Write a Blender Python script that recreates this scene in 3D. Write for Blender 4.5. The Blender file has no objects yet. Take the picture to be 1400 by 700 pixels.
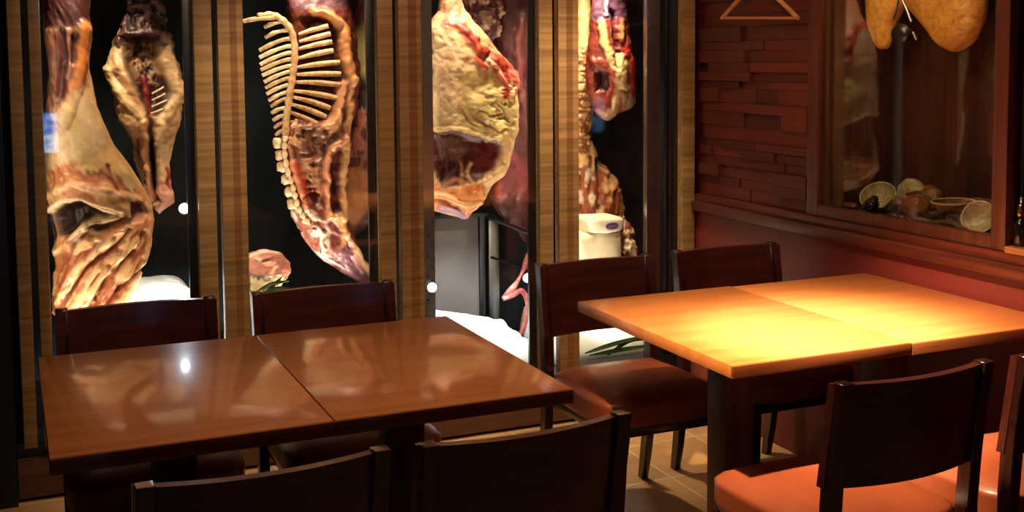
import bpy, bmesh, math, random
import numpy as np
from mathutils import Vector, Matrix

# ------------------------------------------------------------------ camera
scene = bpy.context.scene
COL = scene.collection
H = 1.42                      # lens height
YAW, PITCH, ROLL, F, PY = 0.408961, 0.0769393, -0.00850438, 1595.318, 200.0
fw = Vector((math.sin(YAW)*math.cos(PITCH), math.cos(YAW)*math.cos(PITCH), -math.sin(PITCH)))
rt0 = Vector((math.cos(YAW), -math.sin(YAW), 0)); up0 = rt0.cross(fw)
RT = rt0*math.cos(ROLL)+up0*math.sin(ROLL); UP = -rt0*math.sin(ROLL)+up0*math.cos(ROLL)
cd = bpy.data.cameras.new('camera'); cam = bpy.data.objects.new('camera', cd); COL.objects.link(cam)
m3 = Matrix((RT, UP, -fw)).transposed(); cam.matrix_world = Matrix.Translation((0, 0, H)) @ m3.to_4x4()
cd.sensor_width = 36; cd.lens = 36*F/1400; cd.shift_y = -(350-PY)/1400; cd.clip_start = 0.02
scene.camera = cam
def at(px, py, Y):            # plan helper: where a sight line meets the plane at depth Y
    d = RT*((px-700)/F)+UP*((PY-py)/F)+fw
    t = Y/d.y
    return Vector((d.x*t, Y, H+d.z*t))
def atx(px, py, X):
    d = RT*((px-700)/F)+UP*((PY-py)/F)+fw
    t = X/d.x
    return Vector((X, d.y*t, H+d.z*t))
NB = np.array([list(RT), list(UP), list(fw)])
def proj(P):
    c = (P-np.array([0, 0, H]))@NB.T
    return 700+F*c[:, 0]/c[:, 2], PY-F*c[:, 1]/c[:, 2]

# ------------------------------------------------------------------ light and exposure
scene.view_settings.view_transform = 'Standard'; scene.view_settings.look = 'None'
scene.view_settings.exposure = 0.0; scene.view_settings.gamma = 1.0
scene.view_settings.use_curve_mapping = False
w = bpy.data.worlds.new('world'); scene.world = w; w.use_nodes = True
w.node_tree.nodes['Background'].inputs[0].default_value = (0.10, 0.06, 0.05, 1)
w.node_tree.nodes['Background'].inputs[1].default_value = 0.05
def aim(o, tgt):
    o.rotation_euler = (Vector(tgt)-o.location).to_track_quat('-Z', 'Y').to_euler()
def spot(name, loc, tgt, power, col, deg, blend=0.8, r=0.03):
    l = bpy.data.lights.new(name, 'SPOT'); l.energy = power; l.color = col
    l.spot_size = math.radians(deg); l.spot_blend = blend; l.shadow_soft_size = r
    o = bpy.data.objects.new(name, l); COL.objects.link(o); o.location = loc; aim(o, tgt); return o
def area(name, loc, tgt, power, col, sx, sy):
    l = bpy.data.lights.new(name, 'AREA'); l.energy = power; l.color = col
    l.shape = 'RECTANGLE'; l.size = sx; l.size_y = sy
    o = bpy.data.objects.new(name, l); COL.objects.link(o); o.location = loc; aim(o, tgt); return o
WARM = (1.0, 0.74, 0.42); WARM2 = (1.0, 0.80, 0.56); COOL = (0.93, 0.97, 1.0)
# ceiling downlights of the dining room, then added fill lights
spot('table_spot', (1.02, 1.97, 2.34), (1.86, 2.38, 0.72), 1020, WARM, 43, 1.0, 0.03)
spot('table_spot', (1.02, 1.97, 2.34), (1.90, 2.39, 0.72), 1750, (1.0, 0.90, 0.74), 25, 1.0, 0.03)
spot('cooler_spot', (0.78, 3.52, 2.34), (0.74, 3.93, 0.45), 95, WARM2, 44, 1.0, 0.03)
spot('cooler_spot', (1.93, 3.52, 2.34), (2.00, 3.88, 0.15), 165, WARM2, 54, 1.0, 0.03)
area('room_glow', (0.95, 2.25, 2.36), (1.0, 2.62, 0.7), 18, (1.0, 0.68, 0.42), 0.9, 0.5)  # added soft fill over the tables, without a fitting
area('right_wall_wash', (1.75, 2.85, 2.34), (2.53, 3.10, 1.0), 7, (1.0, 0.68, 0.42), 0.3, 0.6)  # added fill that brightens the planks and right wall
# lamps of the meat cabinet
for x, p in ((0.24, 40), (0.95, 42), (1.60, 34), (2.08, 70)):
    spot('cabinet_spot', (x+0.05, 4.06, 1.92), (x, 4.36, 0.95), p, (1.0, 0.82, 0.60), 75, 0.8, 0.03)
for x, z, p in ((0.50, 0.72, 42), (1.70, 0.62, 20), (2.18, 0.48, 12)):
    spot('cabinet_floor_lamp', (x, 4.03, z), (x+0.04, 4.34, 0.30), p, COOL, 95, 0.7, 0.02)
for x, p in ((0.22, 22), (1.02, 42), (1.58, 15), (2.04, 26)):
    spot('cabinet_uplight', (x, 4.04, 0.26), (x, 4.26, 1.15), p, (1.0, 0.85, 0.68), 70, 0.9, 0.03)
# added fill lights for the meat, hidden behind each door's left stile
for x, p in ((0.085, 1.3), (0.70, 1.0), (1.33, 0.7), (1.955, 1.1)):
    area('stile_fill', (x, 4.040, 0.98), (x+0.20, 4.30, 0.98), p, (1.0, 0.84, 0.64), 0.02, 1.0)
# added fill light that brightens the inside of the wall case
area('case_fill', (2.62, 2.84, 1.87), (2.74, 2.84, 1.3), 1.6, (1.0, 0.70, 0.40), 0.05, 0.6)

# ------------------------------------------------------------------ mesh helpers
def link(name, me, mat=None, parent=None, loc=None):
    o = bpy.data.objects.new(name, me); COL.objects.link(o)
    if mat is not None: me.materials.append(mat)
    if parent is not None: o.parent = parent
    if loc is not None: o.location = loc
    return o
def tag(o, label, cat, group=None, kind=None):
    o['label'] = label; o['category'] = cat
    if group: o['group'] = group
    if kind: o['kind'] = kind
    return o
def empty(name, loc=(0, 0, 0), rz=0):
    o = bpy.data.objects.new(name, None); COL.objects.link(o); o.location = loc; o.rotation_euler[2] = rz
    o.empty_display_size = 0.1; return o
def structure(o): o['kind'] = 'structure'; return o
def fin(bm, name, mat, parent=None, smooth=True, angle=35):
    bmesh.ops.recalc_face_normals(bm, faces=bm.faces)
    me = bpy.data.meshes.new(name); bm.to_mesh(me); bm.free()
    if smooth:
        me.polygons.foreach_set('use_smooth', [True]*len(me.polygons))
        try: me.set_sharp_from_angle(angle=math.radians(angle))
        except Exception: pass
    return link(name, me, mat, parent)
def box(bm, a, b, bev=0.0, seg=2):
    a = Vector(a); b = Vector(b)
    r = bmesh.ops.create_cube(bm, size=1.0)
    vs = r['verts']; c = (a+b)/2; s = b-a
    for v in vs: v.co = Vector((v.co.x*s.x, v.co.y*s.y, v.co.z*s.z))+c
    if bev > 0:
        es = list({e for v in vs for e in v.link_edges})
        bmesh.ops.bevel(bm, geom=es, offset=bev, segments=seg, affect='EDGES', profile=0.6)
    return vs
def mbox(name, a, b, mat, parent=None, bev=0.0, seg=2):
    bm = bmesh.new(); box(bm, a, b, bev, seg); return fin(bm, name, mat, parent)
def tube(bm, pts, rad, n=10, flat=1.0, caps=True):
    """round bar through pts, rad = number or list; flat squashes along y"""
    pts = [Vector(p) for p in pts]
    if not isinstance(rad, (list, tuple)): rad = [rad]*len(pts)
    rings = []
    ref = Vector((0, 0, 1))
    for i, p in enumerate(pts):
        t = (pts[min(i+1, len(pts)-1)]-pts[max(i-1, 0)]).normalized()
        rf = ref if abs(t.dot(ref)) < 0.95 else Vector((0, 1, 0))
        u = t.cross(rf).normalized(); v = u.cross(t).normalized()
        ring = []
        for k in range(n):
            a = 2*math.pi*k/n
            o = u*math.cos(a)*rad[i]+v*math.sin(a)*rad[i]
            o.y *= flat
            ring.append(bm.verts.new(p+o))
        rings.append(ring)
    for i in range(len(rings)-1):
        for k in range(n):
            bm.faces.new((rings[i][k], rings[i][(k+1) % n], rings[i+1][(k+1) % n], rings[i+1][k]))
    if caps:
        bm.faces.new(rings[0]); bm.faces.new(list(reversed(rings[-1])))
def mtube(name, pts, rad, mat, parent=None, n=10, flat=1.0):
    bm = bmesh.new(); tube(bm, pts, rad, n, flat); return fin(bm, name, mat, parent, angle=60)
def curve(pts, n=24):
    """Catmull-Rom through pts"""
    P = [Vector(p) for p in pts]; P = [P[0]*2-P[1]]+P+[P[-1]*2-P[-2]]
    out = []
    seg = len(P)-3
    for i in range(n+1):
        s = i/n*seg; k = min(int(s), seg-1); t = s-k
        a, b, c, d = P[k:k+4]
        out.append(0.5*((2*b)+(c-a)*t+(2*a-5*b+4*c-d)*t*t+(3*b-a-3*c+d)*t**3))
    return out
def lathe(bm, prof, n=32, centre=(0, 0, 0)):
    c = Vector(centre); rings = []
    for r, z in prof:
        rings.append([bm.verts.new(c+Vector((r*math.cos(2*math.pi*k/n), r*math.sin(2*math.pi*k/n), z))) for k in range(n)])
    for i in range(len(rings)-1):
        for k in range(n):
            bm.faces.new((rings[i][k], rings[i][(k+1) % n], rings[i+1][(k+1) % n], rings[i+1][k]))
    bm.faces.new(list(reversed(rings[0]))); bm.faces.new(rings[-1])
def copy_tree(o, parent=None):
    c = o.copy(); COL.objects.link(c); c.parent = parent
    for ch in [x for x in bpy.data.objects if x.parent == o]: copy_tree(ch, c)
    return c

# ------------------------------------------------------------------ materials
def srgb(r, g, b):
    f = lambda v: (v/255)/12.92 if v/255 <= 0.04045 else ((v/255+0.055)/1.055)**2.4
    return (f(r), f(g), f(b), 1.0)
class M:
    def __init__(s, name, rough=0.5, **kw):
        s.m = bpy.data.materials.new(name); s.m.use_nodes = True; s.nt = s.m.node_tree
        s.b = s.nt.nodes['Principled BSDF']; s.b.inputs['Roughness'].default_value = rough
        for k, v in kw.items(): s.b.inputs[k.replace('_', ' ')].default_value = v
    def n(s, t, **kw):
        nd = s.nt.nodes.new(t)
        for k, v in kw.items():
            if k.startswith('i_'): nd.inputs[k[2:].replace('_', ' ')].default_value = v
            else: setattr(nd, k, v)
        return nd
    def l(s, a, b): s.nt.links.new(a, b)
    def coords(s, scale=(1, 1, 1), loc=(0, 0, 0), kind='Object'):
        tc = s.n('ShaderNodeTexCoord'); mp = s.n('ShaderNodeMapping')
        mp.inputs['Scale'].default_value = scale; mp.inputs['Location'].default_value = loc
        s.l(tc.outputs[kind], mp.inputs[0]); return mp.outputs[0]
    def noise(s, vec, scale, detail=5, rough=0.6, dist=0.0):
        nd = s.n('ShaderNodeTexNoise'); nd.inputs['Scale'].default_value = scale
        nd.inputs['Detail'].default_value = detail; nd.inputs['Roughness'].default_value = rough
        nd.inputs['Distortion'].default_value = dist
        s.l(vec, nd.inputs['Vector']); return nd.outputs['Fac']
    def ramp(s, fac, stops):
        r = s.n('ShaderNodeValToRGB'); e = r.color_ramp.elements
        while len(e) < len(stops): e.new(0.5)
        for i, (p, c) in enumerate(stops): e[i].position = p; e[i].color = c
        s.l(fac, r.inputs[0]); return r.outputs[0]
    def mix(s, fac, a, b, mode='MIX'):
        m = s.n('ShaderNodeMix', data_type='RGBA', blend_type=mode)
        for k, v in ((0, fac), (6, a), (7, b)):
            if hasattr(v, 'is_linked'): s.l(v, m.inputs[k])
            else: m.inputs[k].default_value = v
        return m.outputs[2]
    def bump(s, h, strength=0.3, dist=0.002):
        b = s.n('ShaderNodeBump'); b.inputs['Strength'].default_value = strength; b.inputs['Distance'].default_value = dist
        s.l(h, b.inputs['Height']); s.l(b.outputs[0], s.b.inputs['Normal'])
    def col(s, c):
        if hasattr(c, 'is_linked'): s.l(c, s.b.inputs['Base Color'])
        else: s.b.inputs['Base Color'].default_value = c
def wood(name, c1, c2, c3, axis, rough=0.35, coat=0.0, coatr=0.1, fine=90, bump=0.15, streak=0.55):
    """long grain along the given axis: 0 x, 1 y, 2 z"""
    m = M(name, rough); sc = [1.0]*3; 
    for i in range(3): sc[i] = 1.0 if i == axis else 14.0
    v = m.coords(tuple(sc))
    a = m.noise(v, 2.2, 6, 0.6, 0.6)
    sc2 = [1.5 if i == axis else fine for i in range(3)]
    b = m.noise(m.coords(tuple(sc2)), 1.0, 3, 0.5)
    base = m.ramp(a, [(0.30, c1), (0.52, c2), (0.72, c3)])
    dark = m.ramp(b, [(0.38, (0.45, 0.42, 0.40, 1)), (0.60, (1, 1, 1, 1))])
    m.col(m.mix(streak, base, dark, 'MULTIPLY'))
    m.bump(b, bump, 0.0008)
    if coat: m.b.inputs['Coat Weight'].default_value = coat; m.b.inputs['Coat Roughness'].default_value = coatr
    return m.m
M_table = wood('oiled_oak', srgb(172, 100, 50), srgb(182, 108, 56), srgb(192, 118, 64), 0, 0.30, 0.8, 0.09, 150, 0.08, 0.28)
M_table_edge = wood('oak_edge', srgb(104, 50, 22), srgb(124, 62, 28), srgb(138, 72, 34), 0, 0.4, 0.3, 0.2)
M_leg = wood('table_leg_wood', srgb(58, 36, 26), srgb(70, 44, 32), srgb(84, 54, 38), 2, 0.45)
M_chair = wood('dark_chair_wood', srgb(34, 14, 11), srgb(46, 18, 14), srgb(58, 23, 17), 2, 0.30, 0.5, 0.15)
M_back = wood('chair_back_wood', srgb(62, 22, 19), srgb(76, 28, 23), srgb(90, 35, 28), 0, 0.36, 0.4, 0.22, 60)
M_pillar = wood('pale_oak_stile', srgb(140, 106, 60), srgb(164, 126, 76), srgb(182, 144, 92), 0, 0.5, 0.1, 0.3, 70)
M_inlay = wood('brown_stile_inlay', srgb(122, 78, 42), srgb(138, 90, 50), srgb(152, 104, 60), 0, 0.5, 0.1, 0.3, 70)
M_plinth = wood('plinth_wood', srgb(84, 52, 34), srgb(100, 64, 42), srgb(116, 76, 50), 0, 0.5)
M_trim = wood('dark_red_trim', srgb(66, 24, 14), srgb(86, 32, 18), srgb(104, 42, 24), 1, 0.4, 0.2, 0.3)
M_jamb = wood('case_jamb', srgb(68, 30, 19), srgb(82, 37, 23), srgb(94, 46, 29), 2, 0.4, 0.2, 0.3)
M_casein = wood('case_lining', srgb(60, 26, 16), srgb(78, 34, 20), srgb(94, 44, 26), 2, 0.55)
M_shelf = wood('shelf_wood', srgb(140, 84, 46), srgb(160, 98, 56), srgb(176, 112, 66), 1, 0.45)
def planks_mat():
    m = M('relief_planks', 0.45)
    v = m.coords((1, 1, 1)); g = m.noise(m.coords((10, 2, 90)), 1.0, 5, 0.6)
    at_ = m.n('ShaderNodeAttribute'); at_.attribute_name = 'Col'
    dk = m.ramp(g, [(0.3, (0.5, 0.45, 0.42, 1)), (0.65, (1.1, 1.05, 1, 1))])
    m.col(m.mix(0.7, at_.outputs['Color'], dk, 'MULTIPLY')); m.bump(g, 0.3, 0.001); return m.m
M_planks = planks_mat()
def paint(name, c, rough=0.6, var=0.12):
    m = M(name, rough); n = m.noise(m.coords(), 6, 6, 0.65)
    a = tuple(x*(1-var) for x in c[:3])+(1,); b = tuple(min(1, x*(1+var)) for x in c[:3])+(1,)
    m.col(m.ramp(n, [(0.3, a), (0.7, b)])); m.bump(m.noise(m.coords(), 160, 2), 0.12, 0.001); return m.m
M_red = paint('red_plaster', srgb(112, 36, 30), 0.55)
M_black = paint('near_black_paint', srgb(14, 17, 20), 0.5)
M_ceil = paint('brown_ceiling', srgb(60, 46, 38), 0.8)
M_lining = paint('cabinet_lining', srgb(30, 34, 36), 0.65)
M_lining.node_tree.nodes['Principled BSDF'].inputs['Specular IOR Level'].default_value = 0.08
M_niche = paint('niche_black', srgb(20, 14, 14), 0.7)
M_block = paint('wrapped_block_white', srgb(222, 208, 176), 0.6, 0.16)
M_clothm = paint('white_cotton', srgb(240, 240, 234), 0.9, 0.03)
M_leaf = paint('leaf_green', srgb(62, 92, 40), 0.4, 0.35)
M_purple = paint('purple_stamp_ink', srgb(120, 84, 140), 0.7)
def vinyl():
    m = M('orange_brown_vinyl', 0.38); n = m.noise(m.coords(), 5, 4)
    m.col(m.ramp(n, [(0.3, srgb(108, 48, 26)), (0.7, srgb(124, 58, 33))]))
    m.bump(m.noise(m.coords(), 260, 2), 0.18, 0.0008); return m.m
M_vinyl = vinyl()
def metal(name, c, rough=0.3):
    m = M(name, rough, Metallic=1.0); n = m.noise(m.coords((1, 1, 14)), 20, 3)
    m.col(m.ramp(n, [(0.3, tuple(x*0.8 for x in c[:3])+(1,)), (0.7, c)])); return m.m
M_steel = metal('brushed_steel', srgb(170, 172, 176), 0.28)
M_dsteel = metal('dark_steel', srgb(90, 92, 98), 0.35)
M_gold = metal('gold_cap', srgb(196, 150, 84), 0.25)
def tiles():
    m = M('stone_floor_tiles', 0.42)
    v = m.coords((1, 1, 1), (-0.21, -0.01, 0))
    br = m.n('ShaderNodeTexBrick'); br.offset = 0.0; br.squash = 1.0
    br.inputs['Scale'].default_value = 1.0; br.inputs['Brick Width'].default_value = 0.30
    br.inputs['Row Height'].default_value = 0.33; br.inputs['Mortar Size'].default_value = 0.005
    br.inputs['Mortar Smooth'].default_value = 0.3
    br.inputs['Color1'].default_value = srgb(160, 118, 78); br.inputs['Color2'].default_value = srgb(194, 150, 100)
    br.inputs['Mortar'].default_value = srgb(204, 178, 136)
    m.l(v, br.inputs['Vector'])
    n = m.noise(m.coords(), 7, 8, 0.7, 0.8)
    t = m.ramp(n, [(0.28, (0.62, 0.58, 0.52, 1)), (0.5, (0.9, 0.86, 0.8, 1)), (0.72, (1.15, 1.1, 1.0, 1))])
    m.col(m.mix(0.85, br.outputs['Color'], t, 'MULTIPLY'))
    inv = m.n('ShaderNodeMath', operation='SUBTRACT'); inv.inputs[0].default_value = 1.0
    m.l(br.outputs['Fac'], inv.inputs[1])
    add = m.n('ShaderNodeMath', operation='MULTIPLY_ADD'); m.l(n, add.inputs[0]); add.inputs[1].default_value = 0.6
    m.l(inv.outputs[0], add.inputs[2]); m.bump(add.outputs[0], 0.5, 0.004); return m.m
M_tile = tiles()
def glassmat():
    m = M('clear_pane'); nt = m.nt; nt.nodes.remove(m.b)
    tr = m.n('ShaderNodeBsdfTransparent'); gl = m.n('ShaderNodeBsdfGlossy'); gl.inputs['Roughness'].default_value = 0.02
    tr.inputs[0].default_value = (0.97, 0.98, 0.97, 1)
    fr = m.n('ShaderNodeFresnel'); ge = m.n('ShaderNodeNewGeometry'); io = m.n('ShaderNodeMath', operation='MULTIPLY_ADD')
    m.l(ge.outputs['Backfacing'], io.inputs[0]); io.inputs[1].default_value = 1/1.45-1.45; io.inputs[2].default_value = 1.45; m.l(io.outputs[0], fr.inputs[0])
    mx = m.n('ShaderNodeMixShader'); m.l(fr.outputs[0], mx.inputs[0]); m.l(tr.outputs[0], mx.inputs[1]); m.l(gl.outputs[0], mx.inputs[2])
    m.l(mx.outputs[0], nt.nodes['Material Output'].inputs[0]); return m.m
M_glass = glassmat()
def emit(name, c, s):
    m = M(name); m.col((0, 0, 0, 1)); m.b.inputs['Emission Color'].default_value = c; m.b.inputs['Emission Strength'].default_value = s; return m.m
M_led = emit('led_lens', (0.72, 0.85, 1.0, 1), 12)
M_lens = emit('downlight_lens', (1.0, 0.8, 0.5, 1), 8)
def screen():
    m = M('lit_screen'); m.col((0, 0, 0, 1))
    n = m.noise(m.coords((1, 1, 3)), 5, 2, 0.5, 1.0)
    c = m.ramp(n, [(0.44, srgb(30, 120, 230)), (0.54, srgb(90, 175, 245)), (0.66, srgb(215, 238, 255))])
    m.l(c, m.b.inputs['Emission Color']); m.b.inputs['Emission Strength'].default_value = 10; return m.m
M_screen = screen()
def meatmat(name='aged_meat', rough=0.36, sss=0.0):
    m = M(name, rough); a = m.n('ShaderNodeAttribute'); a.attribute_name = 'Col'
    n = m.noise(m.coords(), 45, 8, 0.7, 0.8)
    t = m.ramp(n, [(0.3, (0.72, 0.58, 0.50, 1)), (0.52, (1, 1, 1, 1)), (0.75, (1.12, 1.1, 1.05, 1))])
    m.col(m.mix(0.55, a.outputs['Color'], t, 'MULTIPLY'))
    m.bump(m.noise(m.coords(), 70, 6, 0.7), 0.6, 0.004)
    m.b.inputs['Coat Weight'].default_value = 0.12; m.b.inputs['Coat Roughness'].default_value = 0.3
    return m.m
M_meat = meatmat()
def bonemat():
    m = M('dry_bone', 0.45); n = m.noise(m.coords(), 60, 6, 0.7)
    m.col(m.ramp(n, [(0.3, srgb(190, 142, 98)), (0.5, srgb(228, 196, 152)), (0.7, srgb(244, 222, 184))]))
    m.bump(n, 0.4, 0.003); return m.m
M_bone = bonemat()
def ribmat():
    m = M('rib_bone', 0.42); n = m.noise(m.coords(), 50, 6, 0.7)
    m.col(m.ramp(n, [(0.3, srgb(150, 92, 56)), (0.5, srgb(204, 158, 108)), (0.7, srgb(228, 194, 146))]))
    m.bump(n, 0.4, 0.003); return m.m
M_rib = ribmat()

# ------------------------------------------------------------------ the room
structure(mbox('floor', (-2.2, -1.3, -0.08), (3.2, 5.0, 0.0), M_tile))
structure(mbox('ceiling', (-2.2, -1.3, 2.40), (3.2, 5.0, 2.48), M_ceil))
structure(mbox('wall_back', (-2.2, 4.92, 0.0), (3.2, 5.0, 2.40), M_black))
structure(mbox('wall_left', (-2.2, -1.3, 0.0), (-2.1, 4.92, 2.40), M_black))
structure(mbox('wall_front', (-2.1, -1.3, 0.0), (3.2, -1.2, 2.40), M_niche))
structure(mbox('wall_black', (-2.1, 3.955, 0.0), (-0.012, 4.9, 2.40), M_black)).name = 'wall_left.001'
Y_G = 3.98                                        # front plane of the meat cabinet
XW = 2.53
wr = structure(mbox('wall_right', (XW, -1.2, 0.0), (2.95, 4.92, 0.80), M_red))
def upper_wall():
    bm = bmesh.new()
    box(bm, (2.56, 3.285, 0.80), (2.95, 4.92, 2.40))
    box(bm, (2.56, -1.2, 0.80), (2.95, 1.75, 2.40))
    box(bm, (2.56, 1.75, 1.95), (2.95, 3.285, 2.40))
    return fin(bm, 'upper_wall', M_trim, wr)
structure(upper_wall())
def relief():
    rnd = random.Random(5); V = []; Fc = []; C = []
    cols = [(92, 34, 20), (74, 27, 17), (104, 42, 24), (62, 23, 15), (84, 30, 20)]
    cols = [(96, 36, 24), (84, 31, 21), (104, 40, 26), (76, 28, 19), (90, 33, 22)]
    z = 0.868
    while z < 2.38:
        h = rnd.choice((0.028, 0.035, 0.045, 0.055)); h = min(h, 2.395-z)
        y = 3.288
        while y < 3.972:
            L = rnd.uniform(0.14, 0.42); y1 = min(y+L, 3.974)
            if 3.974-y1 < 0.06: y1 = 3.974
            d = rnd.choice((0.004, 0.010, 0.018, 0.024, 0.006))
            x0 = 2.562; x1 = 2.562-d-0.004; i = len(V); e = 0.0006
            V += [(x0, y+e, z+e), (x0, y1-e, z+e), (x0, y1-e, z+h-e), (x0, y+e, z+h-e), (x1, y+e, z+e), (x1, y1-e, z+e), (x1, y1-e, z+h-e), (x1, y+e, z+h-e)]
            Fc += [(i+4, i+7, i+6, i+5), (i, i+4, i+5, i+1), (i+3, i+2, i+6, i+7), (i, i+3, i+7, i+4), (i+1, i+5, i+6, i+2), (i, i+1, i+2, i+3)]
            C += [srgb(*rnd.choice(cols))]*8
            y = y1
        z += h
    me = bpy.data.meshes.new('relief_planks'); me.from_pydata(V, [], Fc)
    ca = me.color_attributes.new('Col', 'FLOAT_COLOR', 'POINT'); ca.data.foreach_set('color', np.array(C, np.float32).ravel())
    me.update(); return structure(link('relief_planks', me, M_planks, wr))
relief()
# the ledge under the planks and the wall case, in two steps
bm = bmesh.new()
box(bm, (2.500, -1.2, 0.800), (2.60, 3.972, 0.838), 0.004)
box(bm, (2.518, -1.2, 0.838), (2.60, 3.972, 0.866), 0.004)
structure(fin(bm, 'trim_1', M_trim))

# ------------------------------------------------------------------ the glazed meat cabinet
cab = empty('meat_cabinet', (0, 0, 0))
tag(cab, 'tall glazed meat-ageing cabinet with pale oak door stiles along the back of the room', 'cabinet')
XL = lambda px: at(px, 0, Y_G).x
mbox('plinth', (-0.01, 3.985, 0.012), (2.525, 4.86, 0.135), M_plinth, cab, 0.003)
mbox('cabinet_floor', (-0.01, 4.02, 0.135), (2.525, 4.86, 0.185), M_dsteel, cab)
bm = bmesh.new(); box(bm, (-0.01, 4.80, 0.186), (2.525, 4.86, 2.05))
fin(bm, 'back_panel', M_lining, cab)
mbox('side_panel', (-0.01, 4.02, 0.186), (0.012, 4.80, 2.05), M_lining, cab)
mbox('side_panel', (2.503, 4.02, 0.186), (2.525, 4.80, 2.05), M_lining, cab)
mbox('top_panel', (-0.01, 3.975, 2.05), (2.525, 4.86, 2.12), M_plinth, cab)
mbox('header', (-0.01, 3.985, 1.99), (2.525, 4.02, 2.05), M_plinth, cab)
def stile(par, p0, p1, inlay=None):
    x0, x1 = XL(p0), XL(p1)
    bm = bmesh.new(); box(bm, (x0, Y_G-0.004, 0.178), (x1, Y_G+0.034, 1.985), 0.0025)
    s = fin(bm, 'stile', M_pillar, par)
    if inlay:
        a, b = XL(inlay[0]), XL(inlay[1])
        mbox('inlay', (a, Y_G-0.0052, 0.182), (b, Y_G+0.01, 1.98), M_inlay, s)
    return x0, x1
def door(l, r, hinge):
    d = empty('door'); d.parent = cab; d.name = 'door'
    a = stile(d, *l); b = stile(d, *r)
    mbox('bottom_rail', (a[1], Y_G+0.004, 0.178), (b[0], Y_G+0.03, 0.212), M_dsteel, d)
    mbox('top_rail', (a[1], Y_G+0.004, 1.93), (b[0], Y_G+0.03, 1.985), M_pillar, d)
    mbox('glass_pane', (a[1]+0.001, Y_G+0.014, 0.213), (b[0]-0.001, Y_G+0.020, 1.929), M_glass, d)
    # slim steel strips lining the stiles behind the glass
    mbox('edge_strip', (a[1]-0.004, Y_G+0.036, 0.20), (a[1]+0.004, Y_G+0.050, 1.98), M_steel, d, 0.001)
    mbox('edge_strip', (b[0]-0.030, Y_G+0.036, 0.20), (b[0]+0.002, Y_G+0.050, 1.98), M_dsteel, d, 0.001)
    return d
stile(cab, 8, 27)
door((37, 52), (262.9, 288), 0)
door((296, 331, (312.5, 322)), (514.6, 535.7), 0)
door((543.7, 575, (557, 568)), (736, 754.5), 0)
door((762.5, 790, (773.5, 782)), (933, 950), 0)
# steel upright standing behind the last door
mbox('upright', (XL(895), 4.04, 0.19), (XL(913), 4.07, 2.0), M_steel, cab, 0.003)
mbox('upright', (XL(922), 4.04, 0.19), (XL(931), 4.06, 2.0), M_dsteel, cab, 0.002)
for y in (4.18, 4.42):
    mtube('hanging_rail', [(0.012, y, 1.90), (2.503, y, 1.90)], 0.011, M_steel, cab, 12)

# ------------------------------------------------------------------ tables
def make_table():
    t = empty('dining_table')
    bm = bmesh.new(); box(bm, (-0.2565, -0.385, 0.688), (0.2565, 0.385, 0.7185), 0.002)
    fin(bm, 'tabletop', M_table, t)
    for y in (-1, 1):
        mbox('edge_band', (-0.2572, y*0.3855-0.004, 0.6885), (0.2572, y*0.3855+0.0045, 0.7175), M_table_edge, t, 0.0015)
    mbox('pedestal', (-0.044, -0.044, 0.021), (0.044, 0.044, 0.676), M_leg, t, 0.004)
    bm = bmesh.new(); box(bm, (-0.20, -0.035, 0.676), (0.20, 0.035, 0.6885), 0.002)
    fin(bm, 'top_bracket', M_leg, t)
    mbox('base_plate', (-0.19, -0.20, 0.0), (0.19, 0.20, 0.021), M_leg, t, 0.006)
    return t
T0 = make_table()
for i, (x, z, lab) in enumerate([
        (0.303, 0.0, 'square brown oak table at the far left, its glossy top reflecting the door stiles'),
        (0.819, 0.0, 'brown oak table pushed against the right of the far left table'),
        (1.733, 0.0025, 'orange-lit oak table with the bright pool of light, nearer the centre of the room'),
        (2.2495, 0.0, 'orange-lit oak table pushed against the red wall')]):
    o = T0 if i == 0 else copy_tree(T0)
    o.location = (x, 2.5565, 0)
    if z: o.scale = (1, 1, 1+z/0.72)
    tag(o, lab, 'table', 'square oak dining tables')

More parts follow.
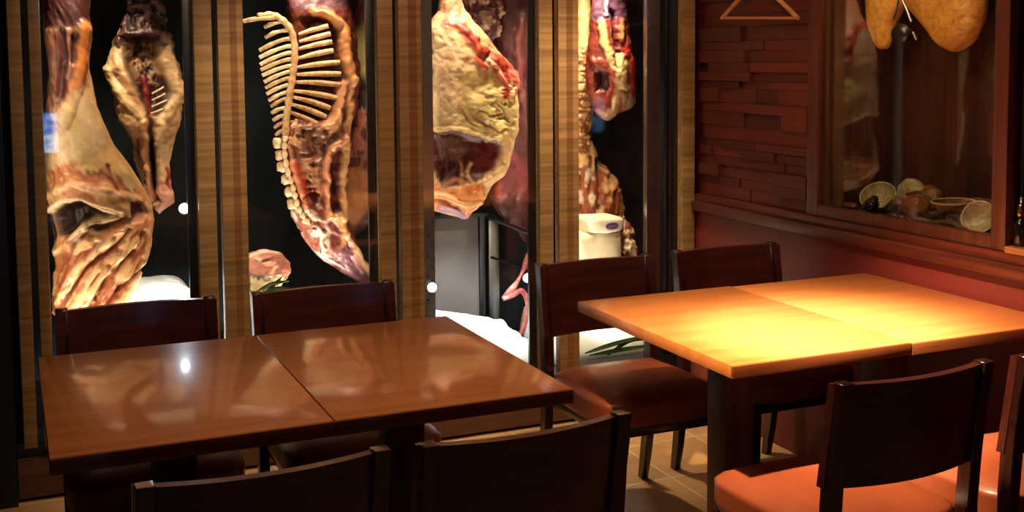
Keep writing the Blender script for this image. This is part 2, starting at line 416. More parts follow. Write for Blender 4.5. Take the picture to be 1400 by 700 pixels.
# ------------------------------------------------------------------ chairs
def chair():
    c = empty('dining_chair')
    # seat pad
    bm = bmesh.new()
    n = 20; top = []
    vs = box(bm, (-0.212, -0.26, 0.352), (0.212, 0.165, 0.440))
    bmesh.ops.subdivide_edges(bm, edges=bm.edges[:], cuts=7, use_grid_fill=True)
    for v in bm.verts:
        x, y, z = v.co
        u = x/0.212; w_ = (y+0.0475)/0.2125
        # rounded plan, crowned top, soft rim
        r = (abs(u)**6+abs(w_)**6)**(1/6)
        if r > 0.001:
            k = 1.0
            e = max(abs(u), abs(w_))
            if r > 1: k = 1/r
            x *= k; y = (y+0.0475)*k-0.0475
        zz = (z-0.396)/0.044
        if zz > 0.3: z += 0.010*(1-u*u)*(1-w_*w_)-0.016*max(0, e-0.86)/0.14*max(zz, 0)
        if e > 0.99 and abs(zz) > 0.9: 
            x *= 0.975; y = (y+0.0475)*0.975-0.0475
        v.co = (x*(0.955+0.045*(0.5-w_/2)), y, z)
    s = fin(bm, 'seat', M_vinyl, c, angle=50)
    bm = bmesh.new()
    box(bm, (-0.185, -0.235, 0.318), (0.185, -0.21, 0.352), 0.002); box(bm, (-0.185, 0.12, 0.318), (0.185, 0.145, 0.352), 0.002)
    box(bm, (-0.188, -0.235, 0.318), (-0.166, 0.145, 0.352), 0.002); box(bm, (0.166, -0.235, 0.318), (0.188, 0.145, 0.352), 0.002)
    fin(bm, 'seat_frame', M_chair, c)
    for sx in (-1, 1):
        bm = bmesh.new(); r = bmesh.ops.create_cube(bm, size=1)
        for v in r['verts']:
            t = v.co.z > 0; hw = 0.017 if t else 0.0125
            v.co = (sx*0.180+(v.co.x*2)*hw, -0.222+(v.co.y*2)*hw, 0.351 if t else 0.0)
        bmesh.ops.bevel(bm, geom=bm.edges[:], offset=0.003, segments=2, affect='EDGES')
        fin(bm, 'leg', M_chair, c)
        # rear leg running up as the back post, raked both ways from the seat
        prof = [(0.0, 0.225), (0.10, 0.205), (0.22, 0.185), (0.34, 0.172), (0.44, 0.172), (0.55, 0.180), (0.66, 0.194), (0.762, 0.212)]
        bm = bmesh.new(); rings = []
        for i, (z, y) in enumerate(prof):
            hw = 0.0125+0.003*min(z, 0.4)/0.4; dp = (0.014 if z < 0.1 else 0.019) if z < 0.6 else 0.016
            x = sx*(0.188+0.004*z/0.76)
            rings.append([bm.verts.new((x+a*hw, y+b*dp, z)) for a, b in ((-1, -1), (1, -1), (1, 1), (-1, 1))])
        for a, b in zip(rings, rings[1:]):
            for k in range(4): bm.faces.new((a[k], a[(k+1) % 4], b[(k+1) % 4], b[k]))
        bm.faces.new(rings[0]); bm.faces.new(list(reversed(rings[-1])))
        bmesh.ops.recalc_face_normals(bm, faces=bm.faces)
        bmesh.ops.bevel(bm, geom=bm.edges[:], offset=0.002, segments=1, affect='EDGES')
        fin(bm, 'leg', M_chair, c, angle=40)
    # curved back board between the posts
    bm = bmesh.new(); N = 20; rows = 8; F_, B_ = [], []
    for i in range(N+1):
        u = -1+2*i/N; x = u*0.2085
        bow = 0.040*(1-u*u)
        cf, cb = [], []
        for j in range(rows+1):
            z = 0.532+(0.757-0.532)*j/rows
            rake = 0.180+(z-0.55)*0.15
            cf.append(bm.verts.new((x, rake+bow-0.026, z))); cb.append(bm.verts.new((x, rake+bow-0.005, z)))
        F_.append(cf); B_.append(cb)
    for i in range(N):
        for j in range(rows):
            bm.faces.new((F_[i][j], F_[i+1][j], F_[i+1][j+1], F_[i][j+1])); bm.faces.new((B_[i+1][j], B_[i][j], B_[i][j+1], B_[i+1][j+1]))
        for j in (0, rows): bm.faces.new((F_[i][j], F_[i+1][j], B_[i+1][j], B_[i][j]))
    for i in (0, N):
        for j in range(rows): bm.faces.new((F_[i][j], F_[i][j+1], B_[i][j+1], B_[i][j]))
    fin(bm, 'backrest', M_back, c, angle=40)
    return c
C0 = chair()
PI = math.pi
chairs = [
    (0.306, 3.07, 0.0, 'dark red-brown chair beyond the leftmost table, backed by the first glass door'),
    (0.823, 3.07, 0.01, 'dark red-brown chair beyond the brown table, below the hanging rib cage'),
    (1.735, 3.125, 0.0, 'dark chair with its brown vinyl seat showing in the gap between the table pairs'),
    (2.253, 3.15, 0.0, 'dark red-brown chair on the far side of the bright table beside the red wall'),
    (0.362, 2.065, PI+0.02, 'near-black chair seen from behind at the lower left, lowest in the picture'),
    (0.822, 2.065, PI+0.045, 'near-black chair seen from behind at the bottom, corner by the end of the brown table'),
    (1.705, 2.06, PI+0.03, 'dark chair seen from behind, orange vinyl seat lit, before the bright table'),
    (2.208, 2.06, PI+0.0, 'chair cut by the right edge of the picture, its left post and orange seat showing'),
]
for i, (x, y, rz, lab) in enumerate(chairs):
    o = C0 if i == 0 else copy_tree(C0)
    o.location = (x, y, 0); o.rotation_euler[2] = rz
    tag(o, lab, 'chair', 'dining chairs around the tables')

# ------------------------------------------------------------------ meat: lofted, carved and coloured
def hash3(ix, iy, iz, seed):
    h = (ix*374761393+iy*668265263+iz*2147483647+seed*974634777) & 0xffffffff
    h = ((h ^ (h >> 13))*1274126177) & 0xffffffff
    h = ((h ^ (h >> 16))*2246822519) & 0xffffffff
    return ((h ^ (h >> 15)) & 0xffffff)/float(0xffffff)*2-1
def vnoise(P, seed=0):
    I = np.floor(P).astype(np.int64); f = P-I; f = f*f*(3-2*f); out = 0
    for dx in (0, 1):
        for dy in (0, 1):
            for dz in (0, 1):
                wgt = (f[:, 0] if dx else 1-f[:, 0])*(f[:, 1] if dy else 1-f[:, 1])*(f[:, 2] if dz else 1-f[:, 2])
                out = out+wgt*hash3(I[:, 0]+dx, I[:, 1]+dy, I[:, 2]+dz, seed)
    return out
def fbm(P, sc, oct=4, seed=0, gain=0.5):
    a = 1.0; o = 0; t = 0
    for k in range(oct):
        o = o+a*vnoise(P*sc*(2**k)+k*17.3, seed+k*7); t += a; a *= gain
    return o/t
def ridge(P, sc, oct=3, seed=0):
    a = 1.0; o = 0; t = 0
    for k in range(oct):
        o = o+a*(1-2*np.abs(vnoise(P*sc*(2**k)+k*9.1, seed+k*5))); t += a; a *= 0.5
    return o/t
def seg_dist(U, V, pts, closed=False):
    d = np.full(U.shape, 1e9); n = len(pts)
    for i in range(n if closed else n-1):
        x0, y0 = pts[i]; x1, y1 = pts[(i+1) % n]
        dx, dy = x1-x0, y1-y0; L = dx*dx+dy*dy+1e-9
        t = np.clip(((U-x0)*dx+(V-y0)*dy)/L, 0, 1)
        d = np.minimum(d, np.hypot(U-x0-t*dx, V-y0-t*dy))
    return d
def inside(U, V, pts):
    c = np.zeros(U.shape, bool); n = len(pts)
    for i in range(n):
        x0, y0 = pts[i]; x1, y1 = pts[(i+1) % n]
        if y0 == y1: continue
        k = ((y0 > V) != (y1 > V)) & (U < (x1-x0)*(V-y0)/(y1-y0)+x0); c ^= k
    return c
def lin(c): return np.array(srgb(*c)[:3])
def sculpt(name, Y, rows, base, patches, parent=None, rough=0.006, seed=1, warp=4.0, bend=None, NR=170, NC=150, streak=None, edge=0.0, mott=0.25, p=0.8, stretch=(1, 1, 1), mat=None):
    """rows: (py, px_left, px_right, half_depth); patches carve and colour the front."""
    pys = np.linspace(rows[0][0], rows[-1][0], NR)
    R_ = np.array(rows, float)
    L = np.interp(pys, R_[:, 0], R_[:, 1]); Rr = np.interp(pys, R_[:, 0], R_[:, 2]); D = np.interp(pys, R_[:, 0], R_[:, 3])
    k = np.array([1, 2, 3, 2, 1.])/9
    for arr in (L, Rr, D):
        e = np.pad(arr, 2, 'edge'); arr[:] = np.convolve(e, k, 'valid')
    # front half gets two thirds of the columns
    nf = int(NC*0.66); nb = NC-nf
    th = np.concatenate([np.linspace(math.pi, 2*math.pi, nf, endpoint=False), np.linspace(0, math.pi, nb, endpoint=False)])
    ct = np.cos(th); st = np.sin(th)
    cx = np.sign(ct)*np.abs(ct)**p; sy = np.sign(st)*np.abs(st)**p
    taper = np.clip(np.minimum(np.arange(NR)/6.0, (NR-1-np.arange(NR))/8.0), 0.05, 1)**0.5
    P = np.zeros((NR, NC, 3))
    for i in range(NR):
        mid = (L[i]+Rr[i])/2; hw = (Rr[i]-L[i])/2
        a = at(mid-hw*taper[i], pys[i], Y); b = at(mid+hw*taper[i], pys[i], Y); c = (a+b)/2; w2 = (b.x-a.x)/2
        P[i, :, 0] = c.x+w2*cx; P[i, :, 1] = Y+D[i]*taper[i]*sy; P[i, :, 2] = c.z
    # the loft is widened by its own depth when seen askew: pull the rings in a touch
    P = P.reshape(-1, 3)
    st_f = np.tile(st, NR); nx = np.tile(ct, NR)
    nrm = np.stack([nx*0.8, st_f, np.zeros_like(nx)], 1); nrm /= np.linalg.norm(nrm, axis=1)[:, None]
    U, V = proj(P)
    Q = P*np.array(stretch)
    if bend:            # fibres that run down-left below the pivot height and down-right above it
        dz = P[:, 2]-bend[0]; Q[:, 0] = P[:, 0]-np.where(dz < 0, bend[1], bend[2])*dz
    wu = fbm(Q, 30, 3, seed+50)*warp; wv = fbm(Q, 30, 3, seed+80)*warp
    Uw, Vw = U+wu, V+wv
    n1 = fbm(Q, 16, 4, seed); n2 = fbm(Q, 55, 3, seed+11); rd = ridge(Q, 22, 3, seed+21)
    disp = n1*rough*1.6+n2*rough*0.5+np.minimum(rd, 0.2)*rough*0.8
    C = np.tile(lin(base), (len(P), 1))*(1+mott*n1[:, None]+mott*0.6*n2[:, None])
    front = np.clip((-st_f+0.15)/0.3, 0, 1)
    for pt in patches:
        kind = pt[0]; pts = pt[1]; col = pt[2]; rel = pt[3] if len(pt) > 3 else 0.0; soft = pt[4] if len(pt) > 4 else 3.0
        wdt = pt[5] if len(pt) > 5 else 4.0
        if kind == 'poly':
            d = seg_dist(Uw, Vw, pts, True); d = np.where(inside(Uw, Vw, pts), -d, d)
            m = np.clip(0.5-d/(2*soft), 0, 1); prof = np.clip(-d/12.0, 0, 1)**0.6
        elif kind == 'line':
            d = seg_dist(Uw, Vw, pts)-wdt/2; m = np.clip(0.5-d/(2*soft), 0, 1); prof = np.clip(1-(np.maximum(d+wdt/2, 0)/(wdt/2+soft))**2, 0, 1)
        elif kind == 'speck':      # ridged fibres of another colour inside a polygon
            d = seg_dist(Uw, Vw, pts, True); d = np.where(inside(Uw, Vw, pts), -d, d)
            q = ridge(Q*np.array([1, 1, wdt]), 26, 3, seed+int(abs(pts[0][0]))%97)
            g = np.clip((q-0.15)*3, 0, 1); m = np.clip(0.5-d/(2*soft), 0, 1)*g; prof = m
        m = m*front; prof = prof*front
        m = m*m*(3-2*m)
        tone = 1+0.20*n2+0.15*n1
        C = C*(1-m[:, None])+lin(col)*tone[:, None]*m[:, None]
        disp = disp+rel*prof
    P = P+nrm*disp[:, None]
    C = np.clip(C, 0.001, 1)
    me = bpy.data.meshes.new(name)
    idx = np.arange(NR*NC).reshape(NR, NC)
    a = idx[:-1, :]; b = np.roll(idx, -1, 1)[:-1, :]; c = np.roll(idx, -1, 1)[1:, :]; d = idx[1:, :]
    quads = np.stack([a, b, c, d], -1).reshape(-1, 4)
    faces = quads.tolist()+[idx[0, ::-1].tolist(), idx[-1].tolist()]
    me.from_pydata(P.tolist(), [], faces); me.update()
    bm = bmesh.new(); bm.from_mesh(me); bmesh.ops.recalc_face_normals(bm, faces=bm.faces); bm.to_mesh(me); bm.free()
    ca = me.color_attributes.new('Col', 'FLOAT_COLOR', 'POINT')
    ca.data.foreach_set('color', np.concatenate([C, np.ones((len(C), 1))], 1).astype(np.float32).ravel())
    me.polygons.foreach_set('use_smooth', [True]*len(me.polygons))
    return link(name, me, mat or M_meat, parent)
def hook(parent, px, py, Y, railY):
    a = at(px, py, Y)
    pts = curve([(a.x, Y+0.01, a.z-0.03), (a.x+0.012, Y, a.z), (a.x, Y, a.z+0.04), (a.x, (Y+railY)/2, (a.z+1.90)/2), (a.x, railY-0.004, 1.90), (a.x, railY, 1.922), (a.x, railY+0.018, 1.912)], 24)
    return mtube('hook', pts, 0.004, M_steel, parent, 8)

# first door, left: forequarter with the shank up
root = empty('beef_quarter', at(130, 250, 4.24)); root.location = (0, 0, 0)
tag(root, 'large aged beef quarter with crinkled orange fat, left behind the first glass door', 'meat', 'meat hanging in the cabinet')
sculpt('cut', 4.24, [(-60, 78, 118, .035), (0, 62, 124, .05), (35, 60, 124, .055), (70, 63, 120, .055), (100, 66, 122, .06), (130, 66, 128, .07), (160, 64, 136, .085), (200, 63, 155, .10), (235, 64, 180, .115), (260, 63, 196, .12), (285, 66, 206, .12), (305, 70, 209, .115), (330, 73, 204, .10), (360, 76, 197, .09), (385, 74, 190, .08), (410, 72, 176, .07), (440, 78, 160, .055)],
       (206, 158, 104), [
    ('poly', [(50, -80), (135, -80), (130, 38), (55, 42)], (58, 22, 20), -0.004, 8),
    ('poly', [(50, 38), (130, 38), (122, 110), (90, 150), (60, 150)], (92, 46, 34), 0, 10),
    ('line', [(67, 42), (72, 90), (70, 150)], (140, 86, 62), 0.006, 3, 7),
    ('line', [(84, 45), (88, 80), (80, 130)], (62, 26, 22), -0.010, 4, 6),
    ('line', [(93, 42), (98, 75), (92, 105)], (150, 100, 78), 0.005, 3, 5),
    ('line', [(102, 50), (100, 85)], (40, 18, 16), -0.012, 3, 6),
    ('line', [(117, 36), (113, 80), (100, 125), (88, 165)], (190, 112, 56), 0.010, 5, 14),
    ('poly', [(66, 160), (110, 120), (135, 165), (150, 200), (90, 240), (60, 230)], (200, 166, 122), 0.004, 12),
    ('line', [(64, 120), (68, 160), (62, 200)], (104, 62, 50), -0.004, 7, 14),
    ('line', [(98, 150), (110, 200), (120, 235)], (186, 158, 104), 0, 9, 14),
    ('line', [(148, 226), (153, 243), (162, 262)], (138, 66, 38), -0.006, 1.5, 3),
    ('poly', [(165, 240), (182, 240), (190, 258), (175, 262)], (168, 146, 92), 0, 6),
    ('speck', [(62, 222), (130, 226), (200, 262), (205, 280), (65, 272)], (190, 118, 76), -0.005, 6, 3.0),
    ('line', [(66, 266), (95, 252), (140, 262), (190, 272)], (224, 176, 128), 0.008, 4, 8),
    ('poly', [(70, 288), (84, 277), (110, 274), (140, 286), (152, 294), (138, 304), (112, 308), (92, 326), (78, 322)], (48, 28, 20), -0.070, 3),
    ('poly', [(108, 328), (120, 310), (150, 300), (188, 298), (170, 310), (150, 322), (120, 328)], (58, 28, 20), -0.045, 3),
    ('poly', [(178, 276), (196, 276), (202, 292), (192, 306), (178, 298)], (80, 34, 26), -0.030, 4),
    ('line', [(67, 287), (84, 274), (110, 273), (140, 284), (165, 294)], (230, 196, 152), 0.014, 2, 5),
    ('line', [(92, 332), (108, 313), (135, 300), (158, 300)], (196, 160, 110), 0.016, 3, 7),
    ('line', [(116, 318), (150, 318), (165, 316)], (236, 200, 150), 0.012, 2, 5),
    ('poly', [(74, 330), (130, 322), (206, 290), (208, 330), (196, 370), (176, 415), (150, 445), (70, 445), (70, 380)], (212, 136, 86), 0.004, 6),
    ('poly', [(92, 326), (112, 322), (140, 330), (130, 348), (100, 356)], (150, 108, 72), -0.012, 5),
    ('speck', [(74, 340), (140, 322), (206, 300), (206, 340), (180, 415), (150, 445), (70, 445)], (244, 190, 130), 0.009, 5, 0.9),  # cream highlights painted over the crinkled fat
    ('speck', [(80, 350), (150, 332), (200, 320), (196, 365), (160, 425), (74, 440)], (176, 96, 58), -0.009, 5, 1.1),
    ('line', [(160, 395), (190, 372), (196, 366)], (110, 52, 34), -0.015, 2, 3),
    ('line', [(176, 312), (160, 335), (120, 365), (96, 400)], (120, 62, 38), -0.014, 2, 4),  # fold lines from here: crease shade painted dark, highlights painted pale
    ('line', [(196, 318), (176, 350), (150, 372), (132, 410)], (132, 70, 44), -0.012, 2, 4),
    ('line', [(150, 330), (124, 350), (98, 376)], (246, 206, 150), 0.010, 2, 6),
    ('line', [(186, 330), (160, 362), (136, 384), (118, 418)], (248, 204, 148), 0.010, 2, 6),
    ('line', [(128, 336), (104, 356), (84, 396)], (196, 112, 70), 0.006, 3, 7),
    ('line', [(168, 386), (150, 412), (140, 430)], (124, 62, 40), -0.010, 2, 4),
    ('poly', [(56, 292), (72, 290), (78, 320), (74, 336), (56, 350)], (70, 38, 28), -0.010, 4),
], root, rough=0.0065, seed=3, NR=230, NC=200, stretch=(1, 1, 0.35), bend=(at(130, 292, 4.24).z, 0.6, -0.45))
hook(root, 98, -50, 4.24, 4.18)

# first door, right: small split carcass
root = empty('lamb_carcass'); tag(root, 'small split carcass hanging legs down beside the beef quarter', 'meat', 'meat hanging in the cabinet')
sculpt('cut', 4.42, [(-40, 185, 215, .03), (20, 176, 222, .04), (45, 164, 228, .055), (70, 152, 238, .06), (92, 143, 243, .07), (105, 150, 247, .075), (120, 156, 250, .08), (145, 160, 249, .08), (165, 166, 246, .075), (185, 176, 240, .065), (205, 184, 234, .055), (230, 189, 230, .045), (255, 196, 232, .04), (275, 205, 240, .035), (292, 208, 226, .03)],
       (206, 168, 120), [
    ('poly', [(140, -50), (240, -50), (232, 48), (165, 50)], (40, 20, 18), 0, 8),
    ('speck', [(140, -50), (240, -50), (236, 62), (160, 62)], (78, 44, 36), 0.016, 5, 0.8),
    ('poly', [(166, 48), (226, 46), (233, 72), (240, 100), (240, 126), (228, 145), (214, 160), (204, 160), (190, 132), (175, 108), (168, 80)], (52, 20, 18), -0.075, 4),
    ('speck', [(168, 60), (225, 60), (236, 95), (225, 118), (180, 112)], (150, 110, 76), 0.012, 5, 1.0),
    ('line', [(198, 108), (202, 130), (206, 165)], (150, 40, 34), 0.012, 3, 7),
    ('line', [(143, 94), (158, 118), (178, 142), (197, 162), (200, 185)], (232, 196, 134), 0.014, 3, 10),
    ('line', [(158, 78), (164, 100), (182, 128), (196, 150)], (190, 130, 84), 0.006, 3, 5),
    ('line', [(228, 68), (238, 92), (246, 128), (236, 150), (222, 166), (219, 190)], (226, 182, 128), 0.014, 3, 9),
    ('poly', [(158, 125), (180, 145), (197, 170), (192, 190), (176, 186), (162, 165)], (206, 164, 116), 0.008, 5),
    ('poly', [(226, 160), (246, 142), (246, 170), (236, 190), (222, 200)], (196, 148, 100), 0.004, 5),
    ('line', [(205, 162), (208, 200), (208, 228)], (96, 48, 34), -0.024, 3, 9),
    ('line', [(208, 195), (210, 235), (212, 272)], (30, 18, 18), -0.035, 2.5, 7),
    ('line', [(198, 170), (197, 215), (200, 245), (207, 268)], (206, 140, 104), 0.010, 3, 7),
    ('line', [(219, 170), (217, 215), (221, 246)], (214, 176, 128), 0.010, 3, 7),
    ('line', [(186, 192), (190, 230), (198, 250)], (110, 52, 40), -0.006, 4, 6),
    ('line', [(226, 232), (229, 258)], (160, 40, 34), 0.0, 3, 6),
    ('poly', [(212, 262), (222, 250), (242, 276), (226, 286), (212, 288)], (226, 160, 134), 0.006, 3),
], root, rough=0.008, seed=9, NR=200, NC=150)
for a, b in (((208, 128), (224, 119)), ((208, 137), (226, 128)), ((208, 146), (228, 137)), ((207, 155), (228, 147))):
    p0 = at(*a, 4.355); p1 = at(*b, 4.35); pm = (p0+p1)/2+Vector((0, -0.006, 0))
    mtube('rib', curve([p0, pm, p1], 8), 0.0035, M_bone, root, 8)
hook(root, 200, -35, 4.42, 4.42)

# second door: the half carcass with its rib cage
root = empty('half_carcass'); tag(root, 'half beef carcass with open rib cage and spine behind the second glass door', 'meat', 'meat hanging in the cabinet')
YC = 4.30
sculpt('cut', YC, [(-60, 412, 452, .04), (-10, 396, 474, .06), (10, 392, 480, .065), (30, 396, 484, .07), (60, 402, 488, .075), (90, 404, 490, .08), (115, 400, 489, .08), (150, 392, 484, .08), (180, 384, 478, .08), (200, 380, 477, .08), (230, 385, 475, .08), (255, 393, 473, .075), (280, 396, 472, .07), (300, 402, 475, .065), (320, 414, 480, .06), (340, 428, 490, .055), (358, 448, 499, .045), (375, 474, 507, .035), (392, 492, 508, .025)],
       (112, 46, 34), [
    ('poly', [(390, -60), (480, -60), (470, 12), (400, 14)], (120, 84, 92), 0.0, 6),
    ('poly', [(406, 24), (440, 14), (466, 34), (472, 75), (476, 105), (466, 140), (452, 168), (430, 172), (398, 160), (398, 130), (404, 100), (408, 60)], (74, 24, 18), -0.055, 5),
    ('line', [(428, 14), (452, 20), (470, 40), (474, 72), (480, 100), (482, 112)], (206, 136, 82), 0.018, 3, 11),
    ('line', [(480, 110), (478, 135), (472, 170), (470, 215), (466, 270), (468, 300)], (212, 156, 100), 0.014, 2.5, 7),
    ('line', [(470, 115), (466, 142), (455, 170), (440, 182)], (190, 128, 90), 0.012, 3, 8),
    ('speck', [(396, 165), (440, 170), (465, 150), (466, 200), (440, 215), (396, 200)], (220, 160, 110), 0.014, 5, 1.2),
    ('poly', [(408, 170), (440, 176), (462, 180), (455, 214), (430, 236), (412, 215)], (120, 72, 48), -0.010, 6),
    ('poly', [(414, 226), (444, 214), (445, 285), (428, 288), (414, 270)], (96, 36, 28), -0.030, 5),
    ('speck', [(412, 215), (440, 215), (440, 285), (414, 275)], (178, 120, 84), 0.008, 4, 1.6),
    ('line', [(466, 190), (450, 205), (445, 235), (447, 270), (449, 298)], (224, 150, 108), 0.018, 2.5, 7),
    ('poly', [(453, 222), (464, 214), (464, 290), (454, 298)], (84, 32, 24), -0.032, 3),
    ('line', [(404, 225), (412, 250), (420, 275)], (176, 46, 36), 0.008, 3, 9),
    ('line', [(396, 170), (398, 205), (404, 235), (412, 262), (420, 284)], (206, 130, 90), 0.010, 3, 6),
    ('poly', [(394, 278), (408, 280), (430, 292), (446, 306), (450, 330), (446, 352), (430, 344), (412, 320), (398, 302)], (244, 226, 200), 0.012, 4),
    ('speck', [(400, 285), (446, 304), (448, 345), (428, 342), (402, 305)], (160, 92, 76), -0.008, 3, 1.2),
    ('line', [(436, 312), (441, 330), (444, 345)], (246, 232, 210), 0.012, 2, 5),
    ('line', [(450, 296), (462, 300), (470, 318), (466, 345)], (228, 168, 112), 0.012, 3, 8),
    ('poly', [(458, 338), (476, 330), (500, 372), (506, 395), (478, 388)], (118, 72, 84), 0, 5),
    ('line', [(474, 322), (486, 344), (494, 356), (505, 374)], (232, 184, 142), 0.014, 2, 6),
    ('line', [(483, 350), (495, 372)], (206, 130, 116), 0.006, 2, 4),
    ('line', [(424, 338), (444, 354), (470, 368)], (150, 134, 140), 0.004, 2, 5),
], root, rough=0.007, seed=21, NR=260, NC=170)
# spine column
sp = [(352, 22), (372, 20), (388, 29), (399, 45), (403, 71), (401, 98), (397, 123), (394, 146), (391, 166), (390, 190)]
YS = YC-0.062
pts = curve([at(x, y, YS+(0.02 if i < 2 else 0)) for i, (x, y) in enumerate(sp)], 70)
bm = bmesh.new()
rad = [0.010+0.0016*math.sin(i*1.35)+0.003*min(1, i/20) for i in range(len(pts))]
tube(bm, pts, rad, 12, 0.8)
s_ = fin(bm, 'spine', M_rib, root, angle=80)
low = [(390, 186), (389, 208), (393, 232), (400, 254), (405, 274), (412, 292), (424, 308)]
pts = curve([at(x, y, YC-0.068) for x, y in low], 50)
bm = bmesh.new(); tube(bm, pts, [0.009+0.003*math.sin(i*1.5) for i in range(len(pts))], 12, 0.8); fin(bm, 'spine', M_bone, root, angle=80)
# blocks of the lumbar vertebrae along the outer edge
for i, (x, y) in enumerate([(378, 196), (381, 212), (384, 228), (389, 245), (394, 262), (397, 279)]):
    c = at(x+3, y, YC-0.035)
    bm = bmesh.new(); bmesh.ops.create_icosphere(bm, subdivisions=3, radius=1)
    for v in bm.verts:
        q = np.array([[v.co.x*1.2+i*3, v.co.y*1.2, v.co.z*1.2]]); k = 1+0.22*float(vnoise(q*1.6, 4)[0])
        v.co = Vector((math.copysign(abs(v.co.x)**0.7, v.co.x)*0.021*k, v.co.y*0.022*k, math.copysign(abs(v.co.z)**0.7, v.co.z)*0.020*k))+c
    fin(bm, 'vertebra', M_bone, root, angle=180)
# spinous bones pointing left
fe = [((333, 29), (366, 25)), ((362, 37), (383, 30)), ((363, 51), (385, 42)), ((355, 69), (388, 54)), ((355, 78.5), (390, 64)), ((356, 88), (391, 73)), ((357, 95.5), (391, 82)), ((359, 103), (391, 91)),
      ((361.5, 112), (391, 99)), ((363.5, 120), (390, 108)), ((365, 128), (390, 117)), ((368, 137), (389, 127)), ((371, 145), (388, 136)), ((372, 154), (387, 148)), ((374, 164), (387, 158)), ((376, 174), (387, 168)), ((378, 184), (387, 178))]
for i, (a, b) in enumerate(fe):
    p0 = at(*a, YC-0.020); p1 = at(*b, YC-0.052); p2 = at(b[0]+9, b[1]-1, YC-0.058)
    mtube('spinous_bone', curve([p0, (p0+p1)/2+Vector((0, -.004, .003)), p1, p2], 12), [0.0078]*2+[0.0088]*3+[0.0072]*4+[0.0085]*4, M_bone if i % 3 else M_rib, root, 8)
# ribs
ri = [((408, 47), (430, 40), (449, 35)), ((409, 57), (432, 51), (452, 46)), ((408, 67), (432, 61), (454, 57)), ((407, 80), (430, 74), (456, 69)), ((406, 92), (434, 88), (465, 85)), ((405, 102), (434, 101), (466, 101)),
      ((404, 112), (434, 113), (466, 116)), ((401, 124), (430, 128), (461, 134)), ((399, 132), (426, 139), (452, 148)), ((397, 142), (422, 150), (446, 160)), ((396, 153), (418, 162), (441, 173)), ((397, 166), (414, 172), (436, 182))]
for a, b, c in ri:
    p0 = at(*a, YC-0.060); p1 = at(b[0], b[1], YC-0.046); p2 = at(*c, YC-0.056)
    pp = curve([p0, p1, p2], 14)
    mtube('rib', pp, [0.0046+0.0062*math.sin(math.pi*min(1, i/14*0.72+0.02)) for i in range(15)], M_rib, root, 8)
hook(root, 430, -50, YC, 4.18)

root = empty('beef_flank'); tag(root, 'narrow piece with yellow fat hanging behind the rib cage at its right', 'meat', 'meat hanging in the cabinet')
sculpt('cut', 4.55, [(-60, 492, 505, .03), (0, 486, 512, .04), (55, 482, 516, .05), (80, 480, 518, .055), (105, 486, 518, .05), (125, 486, 514, .045), (160, 484, 514, .05), (200, 478, 516, .055), (240, 470, 520, .06), (285, 466, 518, .06), (305, 470, 508, .05), (325, 474, 492, .03)],
       (96, 42, 32), [
    ('poly', [(478, 55), (500, 30), (514, 60), (512, 105), (500, 108), (486, 90)], (212, 192, 124), 0.010, 6),
    ('poly', [(484, 112), (516, 112), (514, 150), (486, 150)], (40, 20, 18), -0.010, 6),
    ('speck', [(470, 150), (518, 150), (518, 240), (468, 240)], (170, 96, 70), 0.006, 5, 1.0),
    ('poly', [(468, 235), (508, 232), (506, 280), (484, 315), (468, 300)], (206, 132, 74), 0.010, 5),
], root, rough=0.006, seed=33, NR=120, NC=90)
hook(root, 498, -50, 4.55, 4.42)

root = empty('meat_piece'); tag(root, 'pink cut of meat lying low at the left behind the second glass door', 'meat', 'cuts lying in the cabinet')
sculpt('cut', 4.22, [(341, 345, 372, .03), (348, 334, 384, .06), (360, 330, 394, .07), (372, 328, 398, .07), (384, 326, 390, .07), (400, 324, 380, .06), (425, 324, 376, .05)],
       (178, 112, 92), [
    ('line', [(344, 349), (360, 341), (378, 345)], (226, 196, 168), 0.006, 2, 4),
    ('line', [(352, 352), (366, 360), (376, 362), (368, 378)], (222, 164, 136), 0.006, 2, 4),
    ('line', [(360, 357), (366, 357)], (84, 34, 30), -0.010, 1.5, 3),
    ('poly', [(328, 374), (366, 378), (398, 372), (396, 430), (320, 430)], (84, 50, 42), -0.012, 4),
    ('speck', [(340, 380), (405, 376), (405, 410), (340, 410)], (196, 176, 132), 0.006, 3, 1.0),
], root, rough=0.008, seed=41, NR=90, NC=90)
